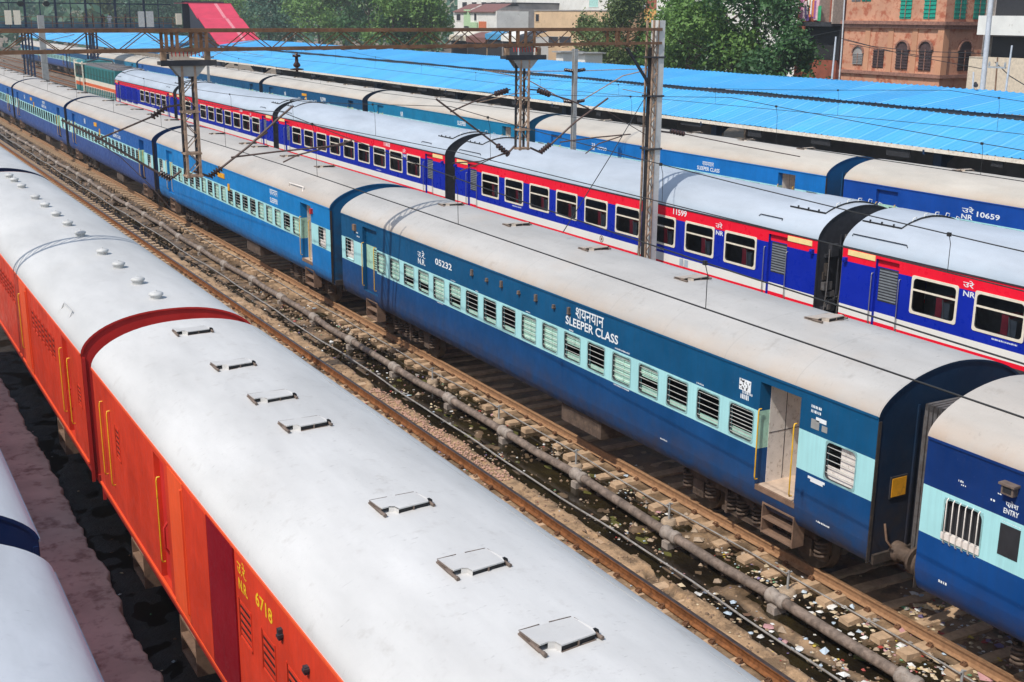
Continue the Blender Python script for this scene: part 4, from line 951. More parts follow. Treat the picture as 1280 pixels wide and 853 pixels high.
def mast(x):
    mb=MB();w=.24;d=.2
    # grey channel (right flange) and rusty lacing on the camera side
    mb.box(x-22.2+.0,x-22.2+.23,-.20,.20,-.4,9.0,1)
    mb.box(x-22.2-.19,x-22.2-.14,-.20,-.14,-.4,9.0,0);mb.box(x-22.2-.19,x-22.2-.14,.14,.20,-.4,9.0,0)
    mb.box(x-22.2-.03,x-22.2+.01,-.215,-.2,-.4,9.0,0)
    mb.box(x-22.2-.14,x-22.2,.10,.12,-.4,8.2,2)
    z=.0;k=0
    while z<8.2:
        a,b=(x-22.2-.165,x-22.2-.01) if k%2 else (x-22.2-.01,x-22.2-.165)
        mb.beam((a,-.19,z),(b,-.19,z+.22),.03,.02,0,(0,1,0))
        z+=.22;k+=1
    for z in(5.15,6.75,7.9):mb.box(x-22.2-.23,x-22.2+.27,-.24,.24,z,z+.05,2)
    mb.beam((x-22.2-.20,-.05,7.15),(x-22.2-1.1,GY(x-1.1)-GY(x),8.2),.07,.07,2)
    return mb
build('lattice_mast',mast(22.2),[M['rust2'],M['mastgrey'],M['blk2']],g)
mb=mast(22.2);o=build('lattice_mast',mb,[M['rust2'],M['mastgrey'],M['blk2']],g,(XL-22.2,GY(XL)-30.2,0))
def droparm(x,w,zend):
    mb=MB();X=x-22.2;Y=GY(x)-30.2
    mb.box(X-.63,X+.66,Y-.16,Y+.16,7.94,8.02,1);mb.box(X-.63,X+.66,Y-.19,Y-.16,7.92,8.05,1)
    for s in(-.52,.5):mb.box(X+s-.06,X+s+.06,Y-.06,Y+.06,8.04,8.24,0)
    mb.add([(X-.40,Y-.15,7.93),(X+.42,Y-.15,7.93),(X+w/2+.06,Y-.15,7.68),(X-w/2-.06,Y-.15,7.68)],[(0,1,2,3)],2)
    mb.add([(X-.40,Y+.15,7.93),(X+.42,Y+.15,7.93),(X+w/2+.06,Y+.15,7.68),(X-w/2-.06,Y+.15,7.68)],[(3,2,1,0)],2)
    for sx in(-1,1):
        for sy in(-1,1):
            mb.beam((X+sx*w/2,Y+sy*.13,7.93),(X+sx*(w/2),Y+sy*.13,zend),.055,.05,0 if sy<0 else 1)
    z=7.6;k=0
    while z>zend+.3:
        for sy in(-1,1):mb.beam((X-w/2*(1 if k%2 else -1),Y+sy*.13,z),(X+w/2*(1 if k%2 else -1),Y+sy*.13,z-.32),.012,.02,0)
        for sx in(-1,1):mb.beam((X+sx*w/2,Y-.13,z),(X+sx*w/2,Y+.13,z-.32),.02,.012,0)
        z-=.32;k+=1
    for z in(zend+.02,6.85,zend+.55):mb.box(X-w/2-.05,X+w/2+.05,Y-.17,Y+.17,z,z+.045,0)
    for k in range(9):mb.tube([(X-.35+.09*k,Y-.1,8.26),(X-.35+.09*k,Y-.12,8.13)],.012,5,3)
    return mb
build('drop_arm',droparm(7.55,.30,5.33),[M['rust2'],M['blk2'],M['galv'],M['or_shade']],g)
build('drop_arm',droparm(17.25,.26,5.42),[M['rust2'],M['blk2'],M['galv'],M['or_shade']],g)
def cant(tubes,insul,Y):
    L=lambda u,v:tuple(np.array(on_y(u,v,Y))-np.array((22.2,30.2,0)))
    mb=MB()
    for pts,r in tubes:mb.tube([L(*p) for p in pts],r,7)
    o=build('cantilever',mb,M['rod'],g)
    for a,b in insul:
        mi=MB();insulator(mi,L(*a),L(*b));build('insulator',mi,M['ins'],o)
Y1,Y2=GY(7.55),GY(17.25)
cant([([(273,213),(310,184),(345,151),(366,133)],.028),([(242,214),(262,221)],.03),([(289,197),(345,190),(432,181)],.022),([(354,203),(372,194),(400,187),(440,176)],.02),([(334,165),(318,176)],.03)],[((262,221),(277,210))],Y1)
cant([([(199,217),(180,206),(122,172),(77,150)],.028),([(226,214),(215,223)],.03),([(190,146),(150,163),(118,176)],.022),([(232,130),(208,134)],.022),([(118,175),(150,196),(186,230),(214,262)],.010)],[((214,224),(199,216)),((208,134),(189,147))],Y1)
cant([([(686,183),(720,152),(760,123)],.028),([(663,185),(676,191)],.03),([(700,178),(745,172),(788,168)],.02),([(732,192),(748,180),(778,170)],.018),([(662,112),(673,113)],.02),([(687,118),(712,125),(736,136)],.022)],[((675,191),(688,180)),((672,113),(688,119))],Y2)
cant([([(624,184),(590,158),(545,124)],.028),([(643,183),(634,193)],.03),([(566,204),(600,202),(636,191)],.018),([(575,214),(600,205),(640,187)],.016),([(638,112),(634,113)],.02),([(618,118),(590,128),(563,140)],.022)],[((636,194),(621,181)),((635,113),(618,118))],Y2)
cant([([(822,164),(838,166)],.03),([(857,168),(930,183),(1000,196)],.016),([(806,168),(760,120+20)],.012)],[((838,164),(856,168))],30.2)
q0=np.array(on_x(704,290,14.8))-np.array((22.2,30.2,0));q1=np.array(on_y(808,119,30.2))-np.array((22.2,30.2,0))
build('jumper_wire',MB().tube([q1,q1*.5+q0*.5+np.array((0,0,-.05)),q0],.012,5),M['wire'],g)
mb=MB();p=gp(10.35,0);mb.lathe((p[0],p[1],8.2),(p[0],p[1],7.72),[(0,.03),(.12,.03),(.13,.10),(.25,.10),(.26,.04),(.5,.045),(.62,.09),(.7,.09),(.8,.03),(.84,.17),(.88,.17),(.92,.03),(1,.03)],12);build('hanging_insulator',mb,M['ins'],g)

# ------------------------------------------------------------------ overhead lines
def line(label,x,z0c=5.27,zs=5.5,y0=-12,y1=160,me=True,stag=.12):
    t=thing('overhead_line',label,'overhead wire',(x,0,0),'catenary wires above the tracks')
    def zm(y):
        k=(y+29.5)%59-29.5 if False else ((y-29.5+29.5)%59)-29.5      # supports at y = 29.5 + 59 n
        return 5.76+.00112*k*k
    def zc(y):
        k=abs(((y)%59)-29.5)/29.5;return zs-(zs-z0c)*(1-(k))*1.0 if False else z0c+(zs-z0c)*k
    def zmm(y):
        u=((y)%59.);u=u if u<29.5 else 59-u;return 5.76+.00112*u*u
    def zcc(y):
        u=((y)%59.);u=u if u<29.5 else 59-u;return z0c+(zs-z0c)*u/29.5
    ys=np.arange(y0,y1,2.95)
    sx=lambda y:stag*math.cos(math.pi*(y-29.5)/59)
    mb=MB();mb.tube([(sx(y),y,zcc(y)) for y in ys],.011,6,0,False);build('contact_wire',mb,M['wire'],t)
    if me:
        mb=MB();mb.tube([(sx(y)*.3,y,zmm(y)) for y in ys],.010,6,0,False);build('messenger_wire',mb,M['wire'],t)
        for y in np.arange(y0+2.2,min(y1,110),7.4):
            mb=MB();mb.tube([(sx(y)*.3,y,zmm(y)),(sx(y)*.6+.03,y,zmm(y)*.75+zcc(y)*.25),(sx(y),y,zcc(y))],.006,5,0,False);mb.box(sx(y)*.3-.02,sx(y)*.3+.02,y-.03,y+.03,zmm(y)-.03,zmm(y)+.03);build('dropper',mb,M['wire'],t)
line('thin black overhead wire passing in front of the 05232 coach roof',10.07,5.24,5.36)
line('overhead wire pair crossing low in front of the red train',14.8,5.2,5.52)
line('overhead wire pair crossing in front of the canopy train side',24.46,5.3,5.5)
line('farthest overhead wire pair, in front of the blue canopy roof',34.2,5.3,5.5)
def catmast(x,y,label,top,arms=True):
    t=thing('catenary_mast',label,'mast',(x,y,0))
    mb=MB();mb.box(-.09,.09,-.10,-.075,-.4,top);mb.box(-.09,.09,.075,.10,-.4,top);mb.box(-.012,.012,-.075,.075,-.4,top);
    for z in np.arange(1,top,.6):mb.box(-.10,.10,-.105,-.10,z,z+.03)
    build('post',mb,M['galv'],t)
    if arms:
        for s in(-1,1):
            mb=MB();mb.tube([(s*.5,0,5.5),(s*2.6,0,6.5),(s*4.6,0,6.85)],.025,6);mb.tube([(s*.5,0,6.75),(s*4.2,0,6.8)],.02,6);mb.tube([(s*2.6,0,5.9),(s*4.9,0,5.5)],.018,6);o=build('cantilever',mb,M['rust2'],t)
            for z in(5.4,6.75):
                mi=MB();insulator(mi,(s*.1,0,z),(s*.55,0,z+.06));build('insulator',mi,M['ins'],o)
catmast(29.3,45.7,'grey steel mast between red train and canopy train, near the tall lattice mast',7.7)
catmast(29.3,103.5,'far grey steel mast seen behind the left drop arm',7.4)
t=thing('concrete_mast','pale grey portal mast in front of the footbridge, far left','mast',on_x(54,60,19.6)[:2]+(0,))
mb=MB();mb.box(-.28,.28,-.2,.2,-.4,8.7);mb.box(-.4,.4,-.3,.3,-.4,.1);build('post',mb,M['galv'],t)
mb=MB();mb.beam((-.1,0,6.2),(3.,0,6.9),.05,.05);mb.beam((-.1,0,7.4),(3,0,6.9),.03,.03);build('cantilever',mb,M['rust'],t)
# ------------------------------------------------------------------ platform canopy
CY0,CY1=14.,136.
def corr(x0,z0,x1,z1,y0,y1,pitch,ht,mats,seam=1.05,curve=0.):
    mb=MB();y=y0;prof=((0,0),(.35,0),(.45,1),(.55,1),(.65,0))
    pts=[]
    while y<y1:
        for a,b in prof:pts.append((y+a*pitch,b*ht))
        y+=pitch
    nrm=np.array((-(z1-z0),0,(x1-x0)));nrm=nrm/np.linalg.norm(nrm);nx=4
    vs=[];
    for k,(yy,hh) in enumerate(pts):
        for i in range(nx+1):
            f=i/nx;w=.012*math.sin(yy*1.7+i)+.02*math.sin(yy*.31+i*2);vs.append((x0+(x1-x0)*f+nrm[0]*(hh),yy,z0+(z1-z0)*f+nrm[2]*hh+w))
    n=nx+1
    mb.add(vs,[(k*n+i,k*n+i+1,(k+1)*n+i+1,(k+1)*n+i) for k in range(len(pts)-1) for i in range(nx)],0)
    return mb
def sheetmat(name,col,pitch):
    m,nt,b=nodes(name);t,v=coords(nt,rand=False);y=sep(nt,t.outputs['Object'],1)
    fr=math_(nt,'FRACT',math_(nt,'DIVIDE',y,pitch));ln=math_(nt,'LESS_THAN',fr,.045)
    fl=math_(nt,'FLOOR',math_(nt,'DIVIDE',y,pitch));wn=nt.nodes.new('ShaderNodeTexWhiteNoise');wn.noise_dimensions='1D';nt.links.new(fl,wn.inputs['W'])
    c=mix(nt,wn.outputs['Value'],tuple(x*.88 for x in col),tuple(min(1,x*1.06) for x in col))
    c=mix(nt,math_(nt,'MULTIPLY',ramp(nt,noise(nt,.5,6,.7,v),.5,.75),.4),c,(.17,.40,.60))
    c=mix(nt,math_(nt,'MULTIPLY',ramp(nt,noise(nt,1.2,5,.65,v),.5,.8),.35),c,(.10,.34,.55))
    c=mix(nt,math_(nt,'MULTIPLY',ln,.5),c,(.30,.62,.88))
    nt.links.new(c,b.inputs['Base Color']);b.inputs['Roughness'].default_value=.5;return m
SB=sheetmat('blue_sheet',(.075,.39,.72),1.05);SU=sheetmat('blue_upper_sheet',(.070,.37,.71),2.1)
can=thing('platform_canopy','long blue corrugated platform canopy in two tiers behind the trains','canopy',(36.5,14,0))
LC=(-36.5,-14,0)
build('lower_roof_sheet',corr(36.5,4.38,39.93,5.40,CY0,CY1,.35,.035,None),SB,can,LC)
build('upper_roof_sheet',corr(39.85,5.58,44.3,6.12,CY0,CY1,.35,.04,None),SU,can,LC)
build('back_roof_sheet',corr(44.3,6.10,49.,4.9,CY0,CY1,.35,.04,None),SU,can,LC)
mb=MB();mb.box(36.50,36.55,CY0,CY1,4.22,4.37);build('fascia',mb,M['fascia'],can,LC)
mb=MB();mb.box(39.93,40.0,CY0,CY1,5.25,5.57);build('step_beam',mb,M['blk2'],can,LC)
for y in np.arange(18.6,130,13.55):
    mb=MB();mb.box(37.3,37.65,y-.2,y+.2,.7,4.5);mb.beam((37.5,y,3.6),(40,y,5.2),.1,.16);mb.beam((36.5,y,4.2),(48.8,y,4.75),.1,.18);mb.box(43.8,44.1,y-.15,y+.15,.7,5.9);build('post',mb,M['postblue'],can,LC)
r=random.Random(2)
for y in np.arange(20,128,4.3):
    if r.random()<.75:build('hanging_signboard',MB().box(36.6,36.65,y,y+r.uniform(.4,1.6),3.92+r.uniform(-.1,.1),4.2),[M['dark']],can,LC)
mb=MB();mb.box(36.25,50,0,240,-.4,.76);tag(build('station_platform',mb,simple('platform_paving',(.22,.20,.18),.9,var=.2)),kind='structure')
t=thing('platform_building','dark shaded station rooms under the canopy','building',(43,0,0))
mb=MB()
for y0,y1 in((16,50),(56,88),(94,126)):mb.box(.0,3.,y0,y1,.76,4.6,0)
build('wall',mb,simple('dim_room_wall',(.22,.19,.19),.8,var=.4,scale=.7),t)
# crows
def crow(p,lab):
    mb=MB();mb.lathe((-.18,0,.16),(.16,0,.2),[(0,.02),(.2,.07),(.5,.10),(.8,.08),(1,.04)],10);mb.lathe((.12,0,.22),(.26,0,.29),[(0,.05),(.4,.07),(.8,.05),(1,.012)],9);mb.beam((.24,0,.28),(.33,0,.27),.02,.02)
    mb.add([(-.15,-.03,.17),(-.42,-.06,.13),(-.42,.06,.13),(-.15,.03,.17)],[(0,1,2,3)]);
    for s in(-.03,.03):mb.tube([(.0,s,.12),(.01,s,0)],.008,5)
    o=build('crow',mb,M['dark']);o.location=p;o.rotation_euler=(0,0,.8);tag(o,lab,'bird')
crow((44.2,36.4,6.14),'black crow perched on the far edge of the blue canopy')

# ------------------------------------------------------------------ footbridge and covered stair
BY=150.
def at(u,v,Y=BY):return on_y(u,v,Y)
fb=thing('footbridge','blue framed station footbridge with rusty railings, top left','footbridge',(0,BY,0))
x0,x1=4.,39.2;zd=7.15
navyp=simple('navy_steel',(.010,.030,.09),.5,var=.3);meshb=simple('teal_screen',(.13,.24,.30),.6,var=.4,scale=1.2)
mb=MB();mb.box(x0,x1,0,3.6,zd-.35,zd,0);mb.box(x0,x1,-.1,0.,zd-.45,zd+.12,1);build('deck',mb,[M['galv'],navyp],fb)
mb=MB()
for z in(zd+.55,zd+1.25):mb.box(x0,x1,-.03,.03,z,z+.07)
x=x0
while x<x1:mb.box(x-.03,x+.03,-.03,.03,zd,zd+1.3);x+=1.15
build('railing',mb,M['rust'],fb)
for x in np.arange(5.2,39,3.42):
    mb=MB();mb.box(x-.12,x+.12,3.35,3.6,zd,11.3);build('frame_post',mb,navyp,fb)
for x in np.arange(6.9,39,3.42):
    mb=MB();mb.box(x-.05,x+.05,3.4,3.5,zd,11.3);build('frame_post',mb,navyp,fb)
mb=MB();mb.box(x0,x1,3.38,3.55,9.92,10.05);mb.box(x0,x1,3.35,3.6,11.2,11.4);build('frame_rail',mb,navyp,fb)
mb=MB();mb.box(x0,x1,3.45,3.47,zd,zd+.75);build('screen',mb,meshb,fb)
mb=MB();mb.box(x0-.5,x1+.5,-.6,4.2,11.6,11.75);build('roof',mb,navyp,fb)
for x in(17.3,22.0,29.2):
    mb=MB()
    for dx in(-.35,0.,.35):mb.box(x+dx-.09,x+dx+.09,.4,.6,-.4,zd-.3);mb.box(x+dx-.09,x+dx+.09,2.8,3.,-.4,zd-.3)
    for z in np.arange(.2,6.4,.7):mb.beam((x-.35,.5,z),(x+.35,.5,z+.6),.05,.05)
    build('pier',mb,simple('maroon_pier',(.09,.04,.045),.7,var=.4) if x<20 else navyp,fb)
for u0,u1,c in((172,181,M['vent']),(182,192.5,M['vent'])):
    a=at(u0,14.3);b=at(u1,34);mb=MB();mb.box(a[0],b[0],-.12,-.06,b[2],a[2]);build('notice_board',mb,c,fb)
for u0,u1,v0,v1 in((5,15,13,31),(16,26,13,31),(219,227,17,31)):
    a=at(u0,v0);b=at(u1,v1);mb=MB();mb.box(a[0],b[0],-.3,-.06,b[2],a[2]);build('cream_cabinet',mb,M['cream'],fb)
mb=MB()
for u,v in((31,5),(64,5)):p=at(u,v);mb.lathe((p[0],3.2,p[2]-.3),(p[0],3.2,p[2]+.3),[(0,.2),(.5,.42),(1,.25)],10)
build('station_clock',mb,M['blk2'],fb)
# people on the bridge
def person(x,y,z,shirt,trouser,label,yaw=0.,arm=.25,skin=(.22,.11,.07),fem=False):
    V=[(0,0,.94),(0,0,1.15),(0,0,1.38),(0,0,1.50),(0,.02,1.60),(0,.03,1.72)];Ed=[(0,1),(1,2),(2,3),(3,4),(4,5)];Rr=[(.15,.11),(.14,.10),(.16,.10),(.06,.06),(.085,.095),(.075,.085)]
    def add(p,r,par):V.append(p);Rr.append(r);Ed.append((par,len(V)-1));return len(V)-1
    for s in(-1,1):
        h=add((s*.09,0,.88),(.09,.09),0);k=add((s*.10,.02,.48),(.06,.065),h);a=add((s*.10,-.01,.09),(.042,.045),k);add((s*.11,.12,.03),(.038,.035),a)
        sh=add((s*.18,0,1.40),(.06,.06),2);e=add((s*.24,-.02,1.12),(.045,.045),sh);w=add((s*.22,arm*.8,.92+arm*.4),(.034,.034),e);add((s*.21,arm*.8+.06,.86+arm*.5),(.03,.02),w)
    me=bpy.data.meshes.new('person');me.from_pydata(V,Ed,[]);o=bpy.data.objects.new('person',me);COL.objects.link(o)
    sk=o.modifiers.new('skin','SKIN');o.modifiers.new('sub','SUBSURF').levels=1
    o.modifiers['sub'].render_levels=1
    for i,r in enumerate(Rr):me.skin_vertices[0].data[i].radius=r
    me.skin_vertices[0].data[0].use_root=True
    dg=bpy.context.evaluated_depsgraph_get();m2=bpy.data.meshes.new_from_object(o.evaluated_get(dg));bpy.data.objects.remove(o)
    m2.materials.clear()
    for mt in(simple('skin',skin,.6),simple('shirt_cloth',shirt,.8),simple('trouser_cloth',trouser,.8),M['dark']):m2.materials.append(mt)
    for p in m2.polygons:
        zc=p.center.z;xx=abs(p.center.x);p.use_smooth=True
        p.material_index=0 if zc>1.49 or(xx>.17 and zc<1.06) else 1 if zc>.90 else 2 if zc>.06 else 3
        if zc>1.70 or(zc>1.6 and p.center.y<-.01):p.material_index=3
    o=link('person',m2,None,(x,y,z),(0,0,yaw));tag(o,label,'person','people on the footbridge');return o
for u,sh,tr,lb,yw,dy in((137,(.7,.7,.72),(.5,.5,.52),'person in white clothes standing at the footbridge railing',3.,.7),(129,(.02,.02,.03),(.02,.02,.03),'tall person in black behind the one in white on the footbridge',2.6,1.8),
    (89,(.03,.03,.05),(.05,.05,.06),'person in dark clothes left of the pair on the footbridge',1.5,1.2),(107,(.10,.03,.09),(.04,.04,.08),'person in plum shirt walking on the footbridge',1.6,1.0),(116,(.20,.08,.04),(.03,.03,.04),'person in brown shirt next to the plum shirt on the footbridge',-1.6,.9),(157,(.05,.02,.06),(.02,.02,.04),'person in dark violet left of the white boards on the footbridge',1.6,1.3)):
    p=at(u,25,BY+dy);person(p[0],BY+dy,zd,sh,tr,lb,yw)
# stair roof
st=thing('covered_stair','covered stairway with stepped pinkish red roof leading down from the footbridge','stairway',(39.3,BY,0))
pink=simple('pinkish_red_sheet',(.62,.045,.09),.5,var=.15,scale=.9);pk2=simple('pale_seam',(.72,.25,.28),.5)
mb=MB();xa,xb=40.,45.2
stp=[(148.2,10.1),(144.6,8.45),(144.0,8.40),(140.4,6.95),(139.8,6.9),(137.0,5.75),(136.,5.5)]
for (y0,z0),(y1,z1) in zip(stp,stp[1:]):
    mb.add([(xa,y0-BY,z0),(xb,y0-BY,z0),(xb,y1-BY,z1),(xa,y1-BY,z1)],[(0,3,2,1)],0);mb.add([(xa,y0-BY,z0-.1),(xb,y0-BY,z0-.1),(xb,y1-BY,z1-.1),(xa,y1-BY,z1-.1)],[(0,1,2,3)],0)
    if abs(y0-y1)>1:mb.add([(xa+3.1,y0-BY,z0+.02),(xa+3.5,y0-BY,z0+.02),(xa+3.5,y1-BY,z1+.02),(xa+3.1,y1-BY,z1+.02)],[(0,3,2,1)],1)
build('stair_roof',mb,[pink,pk2],st,(-39.3,0,0))
mb=MB();mb.add([(xa+.1,148.2-BY,9.9),(xa+.1,136-BY,5.2),(xa+.1,136-BY,.8),(xa+.1,148.2-BY,5.8)],[(0,1,2,3)]);mb.add([(xb-.1,148.2-BY,9.9),(xb-.1,136-BY,5.2),(xb-.1,136-BY,.8),(xb-.1,148.2-BY,5.8)],[(3,2,1,0)])
mb.box(xa,xb,-1.4,4.2,6.9,7.15);mb.box(xa,xb,1.,1.1,7.1,10.4)
build('stair_side',mb,simple('dark_stair_cladding',(.025,.03,.05),.6,var=.4),st,(-39.3,0,0))
mb=MB();mb.box(39.9,45.3,-1.6,4.3,10.1,10.2);build('landing_roof',mb,pink,st,(-39.3,0,0))
# canopy stretch beyond the stair
c2=thing('platform_canopy','far blue platform canopy seen under the footbridge','canopy',(36.5,150,0))
build('roof_sheet',corr(36.5,4.2,44.,6.0,150,262,.5,.04,None),SB,c2,(-36.5,-150,0))
build('post',MB().box(38,38.3,152,152.3,.7,4.4).box(38,38.3,175,175.3,.7,4.4).box(38,38.3,200,200.3,.7,4.4),M['postblue'],c2,(-36.5,-150,0))

# ------------------------------------------------------------------ trees
def leafmat(name,c0,c1,c2):
    m,nt,b=nodes(name);t,v=coords(nt)
    g=nt.nodes.new('ShaderNodeNewGeometry');c=mix(nt,ramp(nt,noise(nt,.55,3,.6,v),.35,.68),c0,c1);c=mix(nt,math_(nt,'MULTIPLY',g.outputs['Random Per Island'],.6),c,c2)
    nt.links.new(c,b.inputs['Base Color']);b.inputs['Roughness'].default_value=.55
    tr=nt.nodes.new('ShaderNodeBsdfTranslucent');nt.links.new(c,tr.inputs['Color']);mx=nt.nodes.new('ShaderNodeMixShader');mx.inputs[0].default_value=.25
    nt.links.new(b.outputs[0],mx.inputs[1]);nt.links.new(tr.outputs[0],mx.inputs[2]);nt.links.new(mx.outputs[0],nt.nodes['Material Output'].inputs['Surface']);return m
LEAF=[leafmat('leaf_mid_green',(.05,.125,.026),(.19,.32,.07),(.14,.27,.05)),leafmat('leaf_deep_green',(.022,.07,.024),(.07,.17,.045),(.05,.14,.035)),leafmat('leaf_olive',(.06,.10,.03),(.16,.22,.065),(.14,.19,.05)),leafmat('leaf_haze_tint',(.04,.10,.07),(.09,.19,.11),(.07,.16,.08))]  # the last puts distant haze into the leaf colour as a blue tint
BARK=simple('bark',(.10,.075,.055),.9,var=.4)
def crown(seed,w,h,ncl,nl,ls):
    r=np.random.RandomState(seed);mb=MB()
    big=[];nb=7
    for k in range(nb):
        a=2.4*k+r.rand();rad=.28+.42*r.rand();big.append((math.cos(a)*rad,math.sin(a)*rad,-.35+.95*((k*.618)%1),.38+.2*r.rand()))
    vs=[];fs=[]
    for _ in range(ncl):
        bx,by,bz,br=big[r.randint(nb)];d=r.normal(size=3);d/=np.linalg.norm(d);d[2]=abs(d[2])*.9-.25
        c=np.array((bx,by,bz))+d*br*(.75+.3*r.rand());cr=.07+.10*r.rand()
        for _ in range(nl):
            p=c+r.normal(size=3)*cr*np.array((1,1,.7));p=p*np.array((w/2,w/2,h/2))
            n=r.normal(size=3)+np.array((0,0,.9))+d*.5;n/=np.linalg.norm(n);a=np.cross(n,r.normal(size=3));a/=np.linalg.norm(a);bb=np.cross(n,a);s=ls*(.6+.8*r.rand())
            i=len(vs);vs+=[p-a*s*.5,p+bb*s*.28,p+a*s*.5,p-bb*s*.28];fs.append((i,i+1,i+2,i+3))
    mb.add(vs,fs);return mb
def trunk(seed,h,w):
    r=random.Random(seed);mb=MB();mb.tube([(0,0,-.5),(.1,.05,h*.25),(-.05,.1,h*.5),(.1,0,h*.8)],[.35,.26,.2,.07],8)
    for k in range(9):
        z=h*(.25+.06*k);a=k*2.4;l=w*(.42-.02*k);mb.tube([(0,.05,z),(math.cos(a)*l*.5,math.sin(a)*l*.5,z+l*.35),(math.cos(a)*l,math.sin(a)*l,z+l*.55)],[.12,.08,.03],6)
    return mb
def tree(x,y,h,w,v,mat,label,group='trees beyond the canopy',z0=-.4,low=.28):
    t=thing('tree',label,'tree',(x,y,z0),group,rnd.random()*6)
    ch=h*(1-low);lsz=.34 if y<140 else .55
    cm=cached(('crown',v,lsz),lambda:crown(v*7+3,2,2,130 if lsz<.5 else 110,52 if lsz<.5 else 44,1.).mesh('crown',[M['dark']]))
    # leaf size is set in metres: one mesh per crown
    me=crown(v*7+3,w,ch*1.1,150 if lsz<.5 else 120,56 if lsz<.5 else 46,lsz).mesh('crown',[mat])
    link('crown',me,t,(0,0,h*low+ch*.5));build('trunk',trunk(v,h*.9,w),BARK,t)
    return t
TREES=[(862,66,12.2,8,0,0),(905,63,13.5,9,1,0),(942,64,14.5,8.5,2,1),(972,60,9.5,5.4,3,1),(838,70,10.5,6,4,0),(1015,58,5.6,4.6,5,2),
 (770,72,14.5,7,6,2),(745,75,10,4.5,7,2),(800,74,9.4,5,8,0)]
tl=['rounded mid green tree just right of the lattice mast','tall mid green tree with pale tips behind the canopy','dark dense tree, tallest of the clump in front of the white house','dark green tree at the right end of the clump','low green tree directly behind the lattice mast top','scraggly olive bush tree beside the old pink building','airy olive tree in front of the cream walled house','small olive tree at the edge of the cream wall','low bright green tree left of the lattice mast']
for (u,X,h,w,v,mi),lb in zip(TREES,tl):
    p=on_x(u,60,X);tree(X,p[1],h,w,v,LEAF[mi],lb,low=.12)
i=0
for u,X,h,w,mi in((300,92,15,13,0),(335,80,17,12,3),(365,88,16,13,1),(398,82,18,13,0),(430,90,16,13,2),(462,84,18,12,1),(492,80,17,11,0),(520,84,16,10,1),(541,84,15,7,0),
    (40,60,16,16,3),(85,66,17,16,3),(130,64,16,15,2),(172,70,17,15,3),(210,74,16,14,3),(250,84,16,14,1),(275,84,16,14,0),(10,56,15,15,3)):
    p=on_x(u,40,X);i+=1
    tree(X,p[1],h,w,10+i%6,LEAF[mi],('large leafy tree in the belt behind the far canopy' if u>290 else 'bluish green tree behind the footbridge'),('tree belt behind the canopy' if u>290 else 'trees behind the footbridge'),low=.06)

# ------------------------------------------------------------------ houses beyond the canopy
def quad_house(name,label,X,u0,u1,vtop,wallmat,depth=8,z0=-.4,group=None,extra=None):
    a=on_x(u0,vtop,X);b=on_x(u1,vtop,X);zt=(a[2]+b[2])/2
    t=thing(name,label,'building',(X,b[1],0),group);ya=a[1]-b[1]
    mb=MB();mb.box(0,depth,0,ya,z0,zt);build('wall',mb,wallmat,t)
    return t,(lambda u,v:(on_x(u,v,X)[1]-b[1],on_x(u,v,X)[2])),ya,zt
def win(t,P,u0,u1,v0,v1,mat,framemat=None,name='window',proud=.0,deep=.03):
    y1,z1=P(u0,v0);y0,z0=P(u1,v1);mb=MB();mb.box(-.02-proud,deep,y0,y1,z0,z1,0)
    if framemat:
        for a,b,c,d in((y0-.06,y0,z0,z1),(y1,y1+.06,z0,z1),(y0-.06,y1+.06,z1,z1+.07),(y0-.1,y1+.1,z0-.08,z0)):mb.box(-.07-proud,0,a,b,c,d,1)
    return build(name,mb,[mat]+([framemat] if framemat else []),t)
whitew=simple('stained_white_plaster',(.72,.71,.67),.8,var=.14,scale=.6,dirt=(.4,.36,.3),dlo=.6);creamw=simple('cream_plaster',(.62,.44,.27),.85,var=.14,scale=.5,dirt=(.40,.26,.16),dlo=.58,dhi=.8)
grayw=simple('grey_plaster',(.30,.28,.27),.85,var=.3,scale=.8);redr=simple('red_brown_roof',(.20,.09,.075),.8,var=.3);grn=simple('light_green_paint',(.42,.60,.36),.7);orgp=simple('orange_plaster',(.60,.16,.06),.7)
blut=simple('blue_tarp',(.06,.30,.55),.6,var=.25);brick=simple('red_brick_wall',(.30,.085,.05),.9,var=.3,scale=2.)
t,P,ya,zt=quad_house('cream_house','cream walled house with a small dark window left of the olive tree',100,668,762,14,creamw,8)
win(t,P,670,674,18,27,M['dark'],creamw);win(t,P,742,744,16,50,creamw,None,'drain_pipe',.06)
mb=MB();mb.box(-.1,8.1,-.1,ya+.1,zt,zt+.16);build('parapet',mb,grayw,t)
for u,v in((684,46),(700,46)):win(t,P,u,u+14,v,v+8,M['blk2'],M['galv'],'balcony_grille',.05)
t,P,ya,zt=quad_house('white_house','tall white house rising behind the cream walled house',112,646,770,-22,whitew,9)
win(t,P,659,662,8,18,M['dark'],whitew);win(t,P,737,748,-4,9,simple('pale_green_sash',(.4,.65,.6),.5),whitew)
t,P,ya,zt=quad_house('grey_house','weathered grey house wall with a dark flat roof between two white houses',104,612,648,5,grayw,8)
mb=MB();mb.box(-.8,8.2,-.2,ya+.2,zt,zt+.2);build('roof',mb,M['blk2'],t);win(t,P,622,640,20,24,M['dark'],None)
win(t,P,618,648,6,8,M['blk2'],None,'beam',.2)
t,P,ya,zt=quad_house('small_white_house','small white house with red brown roofs and a green panel',98,567,621,14,whitew,6)
mb=MB()
for a,b in((.02,.62),(.66,.98)):mb.add([(-.35,ya*a,zt-.1),(-.35,ya*b,zt-.1),(3,ya*b,zt+1.2),(3,ya*a,zt+1.2),(-.35,ya*a,zt-.22),(-.35,ya*b,zt-.22)],[(0,3,2,1),(0,1,5,4)])
build('roof',mb,redr,t)
